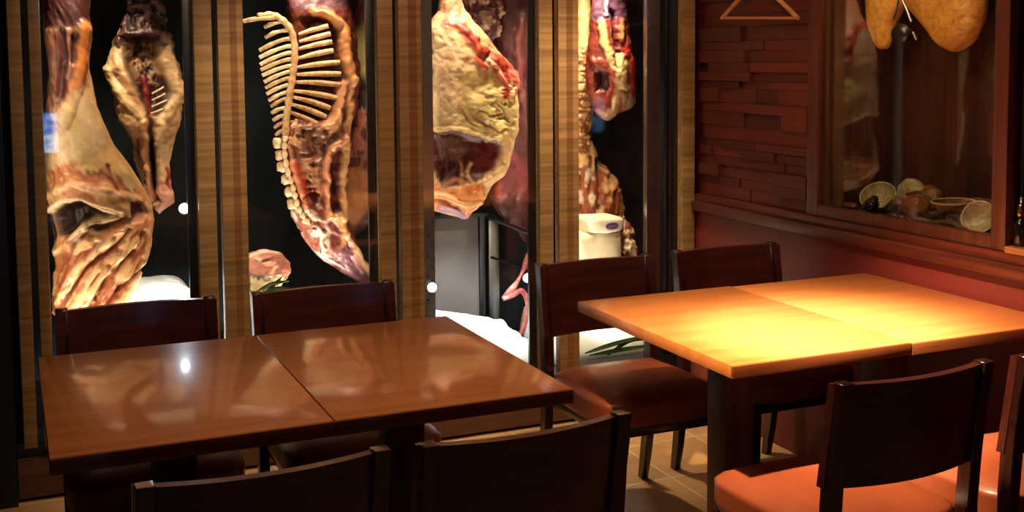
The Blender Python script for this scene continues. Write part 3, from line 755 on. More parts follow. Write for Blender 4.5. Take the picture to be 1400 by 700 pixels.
# third door: the fat-capped hindquarter
root = empty('beef_rump'); tag(root, 'big yellow fat-capped beef rump with dark cut face behind the third glass door', 'meat', 'meat hanging in the cabinet')
sculpt('cut', 4.25, [(-60, 606, 626, .02), (-10, 604, 628, .025), (15, 600, 634, .035), (28, 592, 646, .05), (38, 580, 655, .065), (60, 577, 672, .085), (90, 576, 693, .10), (120, 575, 703, .105), (150, 575, 706, .11), (180, 575, 704, .11), (200, 576, 698, .11), (220, 576, 693, .105), (240, 577, 687, .10), (255, 578, 668, .09), (270, 580, 662, .08), (283, 586, 654, .065), (291, 604, 648, .045), (299, 628, 642, .02)],
       (226, 186, 134), [
    ('poly', [(590, -60), (640, -60), (634, 26), (604, 28)], (196, 130, 96), 0, 6),
    ('poly', [(588, 42), (606, 36), (628, 42), (632, 90), (624, 176), (592, 178), (590, 100)], (232, 196, 150), 0.004, 7),
    ('poly', [(628, 95), (680, 100), (700, 140), (696, 190), (630, 180)], (200, 170, 108), 0, 9),
    ('poly', [(570, 36), (586, 42), (592, 90), (590, 130), (586, 172), (570, 180)], (176, 100, 58), -0.008, 3),
    ('speck', [(570, 60), (592, 60), (590, 172), (570, 176)], (112, 50, 34), -0.004, 3, 1.5),
    ('speck', [(640, 130), (700, 110), (704, 180), (650, 185)], (226, 200, 130), 0.010, 5, 1.4),
    ('line', [(655, 152), (668, 158), (684, 156)], (150, 112, 60), -0.006, 1.5, 2),
    ('line', [(652, 164), (664, 169), (676, 178)], (150, 112, 60), -0.006, 1.5, 2),
    ('line', [(676, 140), (686, 150), (692, 166)], (160, 122, 66), -0.005, 1.5, 2),
    ('line', [(634, 150), (640, 166), (652, 172)], (160, 126, 66), -0.005, 1.5, 2),
    ('line', [(612, 33), (630, 36), (642, 52), (652, 66), (676, 78), (694, 92), (702, 110)], (190, 70, 54), 0.010, 3, 12),
    ('line', [(654, 66), (656, 90)], (202, 84, 62), 0.008, 2.5, 8),
    ('line', [(680, 80), (688, 105), (688, 132)], (186, 62, 48), 0.010, 3, 10),
    ('line', [(700, 100), (703, 120), (697, 134)], (222, 112, 90), 0.012, 2, 6),
    ('line', [(664, 82), (680, 96), (690, 120)], (238, 190, 150), 0.012, 1.5, 3),
    ('line', [(668, 72), (660, 84)], (110, 28, 24), -0.012, 2, 3),
    ('line', [(640, 44), (652, 60), (650, 80), (662, 92)], (206, 78, 60), 0.010, 2, 6),
    ('line', [(672, 76), (674, 96), (684, 112)], (214, 100, 80), 0.010, 2, 5),
    ('line', [(690, 92), (694, 112), (692, 128)], (124, 30, 26), -0.008, 1.5, 3),
    ('poly', [(572, 182), (592, 178), (615, 176), (640, 182), (672, 188), (686, 200), (686, 222), (676, 240), (655, 250), (630, 256), (604, 254), (590, 230), (578, 206)], (88, 28, 22), -0.035, 3),
    ('poly', [(596, 186), (640, 188), (648, 205), (632, 222), (600, 214)], (104, 62, 46), 0.012, 5),
    ('poly', [(594, 222), (626, 222), (622, 246), (598, 248)], (66, 22, 18), -0.010, 3),
    ('poly', [(652, 195), (680, 200), (682, 222), (668, 238), (652, 228)], (96, 24, 22), 0.010, 4),
    ('line', [(630, 252), (636, 238), (632, 224)], (200, 146, 98), 0.008, 3, 4),
    ('line', [(646, 250), (642, 236), (648, 226)], (214, 168, 118), 0.008, 2, 4),
    ('line', [(634, 240), (645, 244)], (214, 172, 120), 0.006, 2, 3),
    ('line', [(606, 252), (622, 246), (640, 252)], (196, 112, 76), 0.006, 3, 5),
    ('line', [(594, 178), (625, 176), (655, 184), (672, 192), (682, 188)], (230, 200, 130), 0.008, 1.5, 4),
    ('line', [(690, 178), (690, 208), (680, 234), (656, 250), (648, 258)], (216, 172, 118), 0.010, 2, 6),
    ('poly', [(572, 205), (580, 205), (590, 245), (604, 256), (632, 256), (660, 250), (664, 266), (652, 284), (636, 300), (606, 290), (576, 282)], (238, 160, 104), 0.012, 3),
    ('line', [(586, 262), (610, 268), (634, 282), (655, 278)], (250, 196, 140), 0.012, 2, 6),
    ('line', [(592, 274), (612, 276), (634, 290)], (176, 92, 66), -0.010, 2, 4),
    ('line', [(604, 284), (622, 290), (638, 298)], (176, 136, 166), 0.006, 3, 8),  # purple highlight of the cool lamps, painted on the lower tip
    ('line', [(640, 262), (650, 256)], (206, 110, 56), 0.0, 3, 10),
], root, rough=0.007, seed=51, NR=240, NC=190)
hook(root, 616, -50, 4.25, 4.18)
root = empty('meat_joint'); tag(root, 'greyish pink wrinkled joint high behind the fat-capped rump', 'meat', 'meat hanging in the cabinet')
sculpt('cut', 4.50, [(-60, 640, 668, .03), (-20, 630, 680, .05), (10, 628, 684, .06), (30, 632, 682, .06), (48, 640, 680, .05), (62, 652, 672, .03)],
       (176, 132, 112), [('speck', [(625, -30), (690, -30), (690, 60), (625, 60)], (206, 176, 150), 0.012, 4, 1.0), ('speck', [(625, -30), (690, -30), (690, 60), (625, 60)], (96, 50, 60), -0.012, 4, 0.7)], root, rough=0.012, seed=61, NR=90, NC=90)
hook(root, 654, -50, 4.50, 4.42)
root = empty('beef_slab'); tag(root, 'dark purple-brown side of beef behind the rump, against the third door edge', 'meat', 'meat hanging in the cabinet')
sculpt('cut', 4.52, [(-60, 690, 706, .03), (0, 680, 728, .05), (60, 676, 734, .06), (120, 688, 736, .06), (180, 684, 736, .06), (240, 672, 736, .06), (262, 668, 732, .05), (276, 672, 724, .04), (330, 712, 724, .02)],
       (84, 38, 40), [('line', [(712, 20), (708, 60), (712, 120), (724, 180)], (120, 66, 62), 0.010, 4, 6), ('poly', [(670, 215), (700, 205), (722, 230), (720, 270), (690, 275), (672, 265)], (128, 58, 60), 0.006, 8),
       ('line', [(682, 250), (684, 272)], (190, 80, 56), 0.006, 3, 6)], root, rough=0.007, seed=67, NR=130, NC=80)
hook(root, 698, -50, 4.52, 4.42)

# fourth door
root = empty('beef_shank_pair'); tag(root, 'two joined red shanks with a cream fat seam behind the fourth glass door', 'meat', 'meat hanging in the cabinet')
sculpt('cut', 4.22, [(-60, 826, 840, .02), (0, 812, 850, .04), (20, 809, 856, .045), (45, 808, 858, .055), (60, 806, 861, .06), (80, 804, 864, .065), (100, 803, 866, .065), (122, 803, 868, .06), (138, 808, 868, .05), (148, 812, 862, .045), (156, 816, 843, .035), (165, 820, 841, .03)],
       (132, 54, 40), [
    ('poly', [(800, -60), (860, -60), (858, 26), (806, 28)], (98, 62, 82), 0, 5),
    ('line', [(828, -20), (829, 20)], (190, 160, 210), 0.008, 2, 4),
    ('line', [(837, 15), (841, 60), (845, 92)], (34, 14, 12), -0.030, 1.5, 4),
    ('line', [(822, 30), (827, 60), (836, 84), (841, 105)], (234, 192, 124), 0.014, 3, 9),
    ('line', [(850, 30), (848, 55)], (214, 150, 96), 0.008, 3, 5),
    ('poly', [(844, 72), (856, 74), (858, 100), (860, 124), (848, 122), (846, 140), (842, 154), (837, 152), (838, 110), (840, 96)], (238, 204, 142), 0.012, 2.5),
    ('poly', [(809, 98), (820, 95), (833, 99), (833, 124), (812, 127)], (62, 18, 16), -0.035, 2.5),
    ('line', [(808, 82), (824, 88), (836, 98), (837, 126), (826, 146), (811, 152)], (156, 56, 42), 0.008, 3, 6),
    ('line', [(812, 130), (824, 132)], (150, 52, 42), 0.004, 3, 9),
    ('line', [(858, 72), (866, 95), (866, 125), (863, 142)], (160, 46, 36), 0.004, 2, 7),
    ('line', [(853, 60), (855, 78)], (170, 44, 36), 0.0, 2, 5),
    ('poly', [(816, 151), (842, 150), (842, 168), (818, 168)], (196, 156, 126), 0.004, 3),
    ('poly', [(849, 124), (860, 124), (868, 138), (862, 150), (849, 149)], (150, 116, 90), 0.010, 2.5),
], root, rough=0.005, seed=71, NR=190, NC=150)
hook(root, 833, -50, 4.22, 4.18)
root = empty('beef_loin'); tag(root, 'serrated cream and orange loin hanging beside the left stile of the fourth door', 'meat', 'meat hanging in the cabinet')
sculpt('cut', 4.38, [(-60, 790, 804, .03), (50, 786, 804, .04), (70, 784, 814, .05), (90, 782, 817, .055), (120, 780, 814, .055), (150, 780, 809, .055), (190, 780, 805, .05), (215, 782, 816, .05), (235, 784, 832, .06), (260, 784, 844, .07), (285, 784, 850, .07), (304, 784, 850, .06), (318, 786, 836, .04)],
       (232, 186, 126), [
    ('speck', [(784, 64), (822, 72), (812, 150), (808, 210), (780, 210)], (160, 96, 56), -0.008, 2, 2.6),
    ('poly', [(800, 66), (820, 66), (822, 84), (808, 84)], (158, 76, 54), 0, 4),
    ('line', [(806, 215), (810, 245), (806, 265)], (120, 24, 24), -0.010, 2, 5),
    ('poly', [(784, 225), (812, 232), (816, 300), (784, 304)], (236, 214, 180), 0.010, 4),
    ('line', [(820, 218), (824, 250), (820, 285)], (60, 30, 22), -0.025, 2.5, 7),
    ('speck', [(822, 225), (850, 250), (850, 310), (820, 310)], (234, 164, 98), 0.012, 3, 0.6),
    ('speck', [(786, 225), (850, 240), (850, 310), (786, 310)], (160, 84, 50), -0.009, 3, 0.7),
], root, rough=0.007, seed=77, NR=200, NC=110)
hook(root, 796, -50, 4.38, 4.42)
root = empty('meat_cut'); tag(root, 'cut with purple light painted into its colour, hanging high behind the pair of shanks', 'meat', 'meat hanging in the cabinet')
sculpt('cut', 4.58, [(-60, 815, 850, .03), (-20, 798, 868, .05), (5, 796, 874, .06), (20, 805, 874, .06), (34, 838, 872, .04), (42, 848, 866, .02)],
       (140, 84, 128), [('speck', [(790, -40), (880, -40), (880, 40), (790, 40)], (206, 160, 200), 0.012, 4, 1.0)], root, rough=0.014, seed=83, NR=90, NC=90)  # purple light is painted into base and speck colours
hook(root, 832, -50, 4.58, 4.42)

# ------------------------------------------------------------------ things on the cabinet floor
ZF = 0.185
def cloth(name, x0, x1, y0, y1, prof, label, seed):
    """soft draped mound; prof(u, v) -> height above the cabinet floor"""
    N, K = 60, 40; V = []; Fc = []
    P = np.array([[x0+(x1-x0)*i/N, y0+(y1-y0)*j/K, 0] for i in range(N+1) for j in range(K+1)])
    n = fbm(P, 9, 3, seed); r = ridge(P*np.array([1.0, 2.0, 1]), 12, 2, seed+3)
    for q, (i, j) in enumerate([(i, j) for i in range(N+1) for j in range(K+1)]):
        u, v = i/N, j/K
        e = min(1, min(u, 1-u)/0.07)**0.5*min(1, v/0.10)**0.5
        h = prof(u, v)*e+(n[q]*0.012+max(r[q], 0)*0.008)*e
        V.append((P[q, 0]+n[q]*0.006, P[q, 1]+(1-e)*0.0, ZF+0.002+max(h, 0)))
    for i in range(N):
        for j in range(K):
            a = i*(K+1)+j; Fc.append((a, a+K+1, a+K+2, a+1))
    me = bpy.data.meshes.new(name); me.from_pydata(V, [], Fc); me.update(); me.polygons.foreach_set('use_smooth', [True]*len(me.polygons))
    o = link(name, me, M_clothm); s = o.modifiers.new('solid', 'SOLIDIFY'); s.thickness = 0.004; s.offset = -1
    return tag(o, label, 'cloth', 'white cloths on the cabinet floor')
cloth('white_cloth', 0.26, 0.74, 4.16, 4.70, lambda u, v: 0.385*math.exp(-((u-0.50)/0.44)**4)*(0.72+0.28*math.sin(min(1, v*2)*1.57)), 'white cloth mound low behind the first glass door, glowing in the lamp light', 1)
cloth('white_cloth', 1.44, 1.90, 4.06, 4.42, lambda u, v: (0.235-0.11*u)*(0.75+0.25*v), 'white cloth mound behind the third door, above the corner of the brown table', 2)
cloth('white_cloth', 1.98, 2.38, 4.07, 4.52, lambda u, v: 0.155*(0.8+0.2*v), 'white cloth under the block of meat behind the fourth glass door', 3)

# block of meat with the oval stamp
blk = empty('meat_block'); tag(blk, 'white fat-covered block with a purple oval stamp behind the fourth glass door', 'meat', 'cuts lying in the cabinet')
def blob(name, x0, x1, y0, y1, z0, z1, mat, par, amp=0.006, seed=3, cuts=14, rnd_=8):
    bm = bmesh.new(); box(bm, (-1, -1, -1), (1, 1, 1)); bmesh.ops.subdivide_edges(bm, edges=bm.edges[:], cuts=cuts, use_grid_fill=True)
    c = Vector(((x0+x1)/2, (y0+y1)/2, (z0+z1)/2)); s = Vector(((x1-x0)/2, (y1-y0)/2, (z1-z0)/2))
    co = np.array([v.co[:] for v in bm.verts]); r = (np.abs(co)**rnd_).sum(1)**(1/rnd_); co = co/r[:, None]
    W = co*np.array(s)+np.array(c); d = fbm(W, 14, 3, seed)*amp; W = W+co*d[:, None]
    for v, p_ in zip(bm.verts, W): v.co = p_
    return fin(bm, name, mat, par, angle=180)
a = at(788, 320, 4.13); b = at(850, 320, 4.13)
zt = at(830, 316, 4.13).z; zt2 = at(830, 297, 4.13).z
blob('body', a.x, b.x+0.004, 4.12, 4.30, 0.348, zt, M_block, blk, 0.014, 5)
a2 = at(803, 300, 4.13); b2 = at(852, 300, 4.13)
blob('fat_cap', a2.x, b2.x+0.006, 4.115, 4.29, zt-0.012, zt2, M_block, blk, 0.008, 9, 12, 5)
st = at(837, 309, 4.11)
bm = bmesh.new()
def oval(bm, cx, cz, y, ra, rb, t, n=40):
    R1 = [bm.verts.new((cx+ra*math.cos(2*PI*k/n), y, cz+rb*math.sin(2*PI*k/n))) for k in range(n)]
    R2 = [bm.verts.new((cx+(ra-t)*math.cos(2*PI*k/n), y, cz+(rb-t)*math.sin(2*PI*k/n))) for k in range(n)]
    R3 = [bm.verts.new((v.co.x, y+0.010, v.co.z)) for v in R1]; R4 = [bm.verts.new((v.co.x, y+0.010, v.co.z)) for v in R2]
    for k in range(n):
        j = (k+1) % n
        bm.faces.new((R1[k], R1[j], R2[j], R2[k])); bm.faces.new((R1[k], R3[k], R3[j], R1[j])); bm.faces.new((R2[k], R2[j], R4[j], R4[k])); bm.faces.new((R3[k], R4[k], R4[j], R3[j]))
oval(bm, st.x, st.z, 4.1085, 0.029, 0.015, 0.0035)
for dx, w_, h_, dz in ((-0.015, 0.006, 0.010, 0), (-0.005, 0.005, 0.012, 0.001), (0.005, 0.006, 0.010, -0.001), (0.014, 0.005, 0.009, 0.001)):
    box(bm, (st.x+dx-w_/2, 4.1085, st.z+dz-h_/2), (st.x+dx+w_/2, 4.118, st.z+dz+h_/2), 0.001)
fin(bm, 'stamp', M_purple, blk)
sculpt('bone_end', 4.20, [(296, 848, 856, .02), (305, 846, 862, .03), (325, 846, 867, .04), (345, 846, 871, .045), (380, 846, 874, .05), (430, 846, 874, .05)], (206, 168, 120),
       [('speck', [(845, 296), (875, 296), (875, 440), (845, 440)], (110, 50, 34), -0.010, 3, 1.0), ('line', [(858, 330), (857, 340)], (236, 220, 180), 0.01, 2, 9)], blk, rough=0.008, seed=91, NR=70, NC=60)

# steel rack and grey panel behind the third door
rack = empty('steel_rack'); tag(rack, 'steel rack with grey side panel and perforated strip low behind the third door', 'rack')
def xz(px, py, Y): v = at(px, py, Y); return v.x, v.z
x0, zt = xz(584, 299, 4.62); x1, _ = xz(656, 299, 4.62)
mbox('side_sheet', (x0, 4.62, ZF), (x1, 4.64, zt), paint('grey_sheet', srgb(112, 106, 104), 0.4), rack)
for pa, pb, m in ((656, 663, M_dsteel), (668, 682, M_steel)):
    u0, _ = xz(pa, 300, 4.60); u1, _ = xz(pb, 300, 4.60)
    mbox('post', (u0, 4.60, ZF), (u1, 4.63, zt), m, rack, 0.002)
mbox('top_rail', (x0-0.005, 4.595, zt-0.004), (xz(662, 300, 4.6)[0]+0.02, 4.645, zt+0.014), M_dsteel, rack, 0.002)
p0 = at(668, 297, 4.60); p1 = at(735, 322, 4.30)
mtube('side_rail', [p0, p1], 0.011, M_steel, rack, 8); mtube('side_rail', [at(672, 352, 4.60), at(735, 372, 4.30)], 0.006, M_dsteel, rack, 8)
mbox('post', (p1.x-0.012, 4.29, ZF), (p1.x+0.012, 4.31, p1.z+0.01), M_steel, rack, 0.002)
# perforated upright strip
u0, _ = xz(580, 300, 4.10); u1, _ = xz(594, 300, 4.10); zs = at(588, 300, 4.10).z
strip = mbox('perforated_strip', (u0, 4.10, ZF), (u1, 4.104, 1.95), M_steel, rack)
bm = bmesh.new()
for k, py in enumerate((304, 320, 338, 350, 366, 378, 392, 410)):
    c = at(585 if k % 2 else 591, py, 4.10); box(bm, (c.x-0.004, 4.098, c.z-0.004), (c.x+0.004, 4.1005, c.z+0.004))
fin(bm, 'slot', M_black, strip)
root = empty('meat_shank'); tag(root, 'thin red shank leaning low beside the right edge of the third door', 'meat', 'cuts lying in the cabinet')
bm = bmesh.new(); tube(bm, curve([at(724, 345, 4.34), at(716, 368, 4.32), at(704, 390, 4.28), at(688, 408, 4.24)], 20), [0.010+0.004*math.sin(i*0.5) for i in range(21)], 12)
M_red_meat = meatmat('raw_red_meat'); 
def flatmeat(name, c1, c2, c3):
    m = M(name, 0.35); n = m.noise(m.coords(), 28, 8, 0.7, 1.0); m.col(m.ramp(n, [(0.35, c1), (0.5, c2), (0.68, c3)])); m.bump(n, 0.6, 0.005); return m.m
M_shank = flatmeat('shank_meat', srgb(110, 40, 40), srgb(158, 74, 70), srgb(208, 140, 124))
fin(bm, 'cut', M_shank, root, angle=180)
bm = bmesh.new(); tube(bm, curve([at(688, 408, 4.24), at(700, 404, 4.24), at(714, 398, 4.26), at(722, 420, 4.30), at(712, 460, 4.34)], 20), [0.011]*21, 12)
fin(bm, 'bone', M_shank, root, angle=180)

# small led lamps inside the cabinet
def led(px, py, Y, tgt, power, lab):
    c = at(px, py, Y); r = empty('led_spotlight', c); tag(r, lab, 'lamp', 'small led lamps in the cabinet')
    bm = bmesh.new(); lathe(bm, [(0.004, 0.034), (0.017, 0.028), (0.022, 0.0), (0.0215, -0.004), (0.019, -0.004), (0.018, 0.0)], 20)
    hsg = fin(bm, 'housing', M_dsteel, r); bm = bmesh.new(); lathe(bm, [(0.001, -0.008), (0.013, -0.006), (0.0175, -0.001), (0.001, 0.0)], 20)
    ln = fin(bm, 'lens', M_led, r)
    d = (Vector(tgt)-c).normalized(); q = d.to_track_quat('-Z', 'Y').to_euler()
    for o in (hsg, ln): o.rotation_euler = q
    mtube('bracket', [Vector((0, 0.0, 0.0))-d*0.02, Vector((0.02 if px < 300 or px > 700 else -0.02, 0.01, 0.005))-d*0.02, Vector((0.035 if px < 300 or px > 700 else -0.035, 0.02, 0.02))-d*0.02], 0.004, M_dsteel, r, 8)
    s = spot('led_beam', c+d*0.015, tgt, power, (0.78, 0.88, 1.0), 110, 0.6, 0.008); return r
led(252, 285, 4.10, (0.32, 3.2, 1.10), 1.2, 'small led lamp glaring blue-white at the right of the first glass door')
led(591, 393, 4.08, (0.85, 3.0, 0.9), 1.2, 'small led lamp glaring blue-white low at the left of the third glass door')
led(722, 380, 4.085, (1.0, 3.0, 1.0), 0.4, 'small led standing in for a reflection on the steel strip, low at the right edge of the third glass door')  # added lamp in place of a reflection in the metal strip

# green leaves laid at the glass
def leaf(bm, pts, wid):
    C = curve(pts, 20); n = len(C); L_ = []; R_ = []; B_ = []
    for i, p_ in enumerate(C):
        t = i/(n-1); h = wid*math.sin(PI*min(1, t*0.93+0.05))**0.7; tdir = (C[min(i+1, n-1)]-C[max(i-1, 0)]).normalized()
        sd = tdir.cross(Vector((0, -1, 0.3))).normalized()
        L_.append(bm.verts.new(p_+sd*h)); R_.append(bm.verts.new(p_-sd*h)); B_.append(bm.verts.new(p_+Vector((0, 0.004, 0.0))))
    for i in range(n-1):
        bm.faces.new((L_[i], L_[i+1], B_[i+1], B_[i])); bm.faces.new((B_[i], B_[i+1], R_[i+1], R_[i]))
lf = empty('leaf_sprig'); tag(lf, 'long green leaf blades lying against the white cloth behind the fourth door', 'leaves', 'green sprigs in the cabinet')
for pts in ([(800, 483), (840, 470), (884, 459)], [(806, 486), (850, 478), (892, 472)], [(830, 486), (860, 466), (884, 464)]):
    bm = bmesh.new(); leaf(bm, [at(x, y, 4.055-0.002*i) for i, (x, y) in enumerate(pts)], 0.009)
    o = fin(bm, 'leaf', M_leaf, lf); s = o.modifiers.new('s', 'SOLIDIFY'); s.thickness = 0.001
lf = empty('leaf_sprig'); tag(lf, 'upright green leaf blades at the right edge of the third door by the white cloth', 'leaves', 'green sprigs in the cabinet')
for pts in ([(734, 512), (728, 480), (722, 446)], [(740, 512), (736, 480), (738, 452)], [(731, 512), (726, 492), (727, 470)]):
    bm = bmesh.new(); leaf(bm, [at(x, y, 4.052) for x, y in pts], 0.008)
    o = fin(bm, 'leaf', M_leaf, lf); s = o.modifiers.new('s', 'SOLIDIFY'); s.thickness = 0.001

lf = empty('leaf_sprig'); tag(lf, 'short dark leaf blades beneath the pink cut behind the second door', 'leaves', 'green sprigs in the cabinet')
for pts in ([(352, 398), (372, 388), (396, 384)], [(356, 402), (380, 394), (404, 396)], [(362, 404), (372, 392), (386, 378)]):
    bm = bmesh.new(); leaf(bm, [at(x, y, 4.075) for x, y in pts], 0.007)
    o = fin(bm, 'leaf', M_leaf, lf); s = o.modifiers.new('s', 'SOLIDIFY'); s.thickness = 0.001

# ------------------------------------------------------------------ wall case with hides and shells
case = empty('display_case'); tag(case, 'dark wood display case with glass front set in the right wall', 'display case')
Y0, Y1, XC, ZB = 2.455, 3.225, 2.535, 0.905
bm = bmesh.new()
box(bm, (XC-0.004, Y1, 0.867), (XC+0.03, Y1+0.055, 1.94), 0.003); box(bm, (XC-0.004, Y0-0.052, 0.867), (XC+0.03, Y0, 1.94), 0.003)
box(bm, (XC-0.002, Y0, 0.867), (XC+0.03, Y1, ZB), 0.003); box(bm, (XC-0.002, Y0, 1.88), (XC+0.03, Y1, 1.94), 0.003)
fin(bm, 'frame', M_jamb, case)
mbox('glass_pane', (XC+0.012, Y0+0.001, ZB+0.001), (XC+0.017, Y1-0.001, 1.879), M_glass, case)
bm = bmesh.new()
box(bm, (2.90, Y0-0.02, 0.87), (2.94, Y1+0.04, 1.94)); box(bm, (XC+0.032, Y0-0.04, 0.87), (2.90, Y0-0.01, 1.94)); box(bm, (XC+0.032, Y1+0.01, 0.87), (2.90, Y1+0.04, 1.94)); box(bm, (XC+0.032, Y0-0.01, 1.89), (2.90, Y1+0.01, 1.94))
fin(bm, 'lining', M_casein, case)
ZC = 0.885
mbox('case_floor', (XC+0.032, Y0-0.01, 0.868), (2.90, Y1+0.01, ZC), M_casein, case)

# black niche with a small shelf
nic = structure(mbox('wall_right_niche', (2.93, 1.75, 0.80), (2.95, Y0-0.055, 1.95), M_niche)); nic.name = 'wall_right.001'; 
structure(mbox('wall_right.002', (2.59, Y0-0.056, 0.866), (2.93, Y0-0.045, 1.95), M_niche))
structure(mbox('trim_2', (2.522, 1.76, 0.867), (2.925, Y0-0.060, 0.884), M_shelf))

# cured hides / hams hanging in the case
M_ham = flatmeat('cured_rind', srgb(170, 108, 36), srgb(206, 146, 58), srgb(226, 176, 88))
def ham(name, prof, X, depth, label, seed):
    bm = bmesh.new(); n = 40; rings = []
    for py, pl, pr in prof:
        a = atx(pl, py, X); b = atx(pr, py, X); cy = (a.y+b.y)/2; ry = abs(a.y-b.y)/2; z = (a.z+b.z)/2
        rings.append([bm.verts.new((X+depth*min(1, ry/0.06)*math.sin(2*PI*k/n), cy+ry*math.cos(2*PI*k/n), z)) for k in range(n)])
    for a, b in zip(rings, rings[1:]):
        for k in range(n): bm.faces.new((a[k], a[(k+1) % n], b[(k+1) % n], b[k]))
    bm.faces.new(rings[0]); bm.faces.new(list(reversed(rings[-1])))
    co = np.array([v.co[:] for v in bm.verts]); d = fbm(co, 12, 3, seed)*0.010
    for v, e in zip(bm.verts, d): v.co.x += e
    o = fin(bm, 'rind', M_ham, None, angle=180); r = empty(name); o.parent = r; tag(r, label, 'ham', 'cured hams in the wall case')
    zt = max(v.co.z for v in o.data.vertices); ys = [v.co.y for v in o.data.vertices if v.co.z > zt-0.01]; cy = sum(ys)/len(ys)
    mtube('cord', [(X, cy, zt-0.01), (X, cy, 1.888)], 0.004, M_chair, r, 8)
    return r
P1 = [(-170, 1205, 1215), (-120, 1194, 1224), (-60, 1188, 1238), (0, 1188, 1242), (15, 1189, 1231), (30, 1190, 1222), (45, 1193, 1217), (55, 1196, 1216), (62, 1199, 1215), (67, 1204, 1212)]
M_ham0 = M_ham; M_ham = flatmeat('bright_cured_rind', srgb(206, 140, 52), srgb(232, 174, 78), srgb(244, 200, 110))
ham('cured_ham', P1, 2.72, 0.05, 'narrow yellow cured ham hanging at the left in the wall case', 5)
M_ham = M_ham0
P2 = [(-170, 1285, 1300), (-120, 1266, 1330), (-60, 1254, 1342), (-20, 1240, 1347), (0, 1240, 1348), (15, 1250, 1347), (30, 1262, 1344), (42, 1272, 1338), (54, 1282, 1330), (62, 1290, 1322), (68, 1298, 1314), (71, 1303, 1309)]
ham('cured_ham', P2, 2.74, 0.06, 'broad orange cured ham hanging at the right in the wall case', 6)
clip = empty('steel_clamp'); tag(clip, 'dark steel clamp with bright edges hanging between the two hams', 'clamp')
c = atx(1238, 30, 2.66)
bm = bmesh.new(); bmesh.ops.create_uvsphere(bm, u_segments=20, v_segments=12, radius=1)
cc = atx(1232, 46, 2.66)
for v in bm.verts: v.co = Vector((v.co.x*0.022+2.66, v.co.y*0.040+cc.y, v.co.z*0.034+cc.z))
fin(bm, 'body', M_dsteel, clip, angle=180)
mtube('arm', [atx(1228, -10, 2.65), atx(1238, 10, 2.645), atx(1246, 30, 2.64)], 0.004, M_steel, clip, 8)
mtube('arm', [atx(1230, -10, 2.65), atx(1227, 12, 2.645), atx(1222, 26, 2.64)], 0.004, M_steel, clip, 8)
mtube('pin', [atx(1248, 44, 2.64), atx(1253, 55, 2.64)], 0.0045, M_steel, clip, 8)
mtube('cord', [atx(1230, -8, 2.66), Vector((2.66, atx(1230, -8, 2.66).y, 1.888))], 0.003, M_dsteel, clip, 8)
# shells, cones and branches on the case floor
M_shell = flatmeat('pale_shell', srgb(150, 132, 84), srgb(182, 166, 112), srgb(208, 196, 148))
M_cone = flatmeat('cone_scale', srgb(28, 16, 10), srgb(52, 32, 20), srgb(88, 56, 34))
M_branch = flatmeat('dry_branch', srgb(58, 38, 22), srgb(92, 64, 38), srgb(124, 94, 60))
M_nut = flatmeat('brown_gourd', srgb(84, 44, 24), srgb(130, 74, 40), srgb(176, 116, 70))
def bowl(name, px, py, X, r, tilt, lab, mat=M_shell, flat=0.75, group='dried finds in the wall case', cat='bowl', rest=True):
    bm = bmesh.new(); n = 28; prof = [(0.02, -1.0), (0.45, -0.9), (0.78, -0.62), (0.96, -0.25), (1.0, 0.0), (0.93, 0.0), (0.88, -0.22), (0.70, -0.55), (0.40, -0.80), (0.02, -0.88)]
    lathe(bm, [(a*r, b*r*flat) for a, b in prof], n)
    o = fin(bm, name, mat, None, angle=60); c = atx(px, py, X); o.location = c; o.rotation_euler = tilt
    bpy.context.view_layer.update()
    if rest: 
        zmin = min((o.matrix_world.to_3x3() @ v.co).z for v in o.data.vertices); o.location.z = ZC+0.001-zmin
    tag(o, lab, cat, group); return o
bowl('half_shell', 1200, 262, 2.70, 0.062, (0.0, -0.75, 0.5), 'pale half shell propped at the left of the wall case')
bowl('half_shell', 1337, 300, 2.62, 0.052, (0.1, -1.15, 0.25), 'largest pale round shell, at the right end of the wall case')
bowl('gourd_bowl', 1303, 262, 2.70, 0.066, (0.0, -0.06, 0.0), 'brown gourd bowl with a pale rim in the wall case', M_nut, 1.05)
rim = bpy.data.objects['gourd_bowl']
bm = bmesh.new(); ring = [bm.verts.new((0.0655*math.cos(2*PI*k/36), 0.0655*math.sin(2*PI*k/36), 0)) for k in range(36)]
bm.free(); bm = bmesh.new(); tube(bm, [Vector((0.064*math.cos(2*PI*k/36), 0.064*math.sin(2*PI*k/36), 0.001)) for k in range(37)], 0.0035, 8, 1.0, False)
fin(bm, 'rim', M_shell, rim, angle=180)  # pale rim ring, also added as the rim's highlight
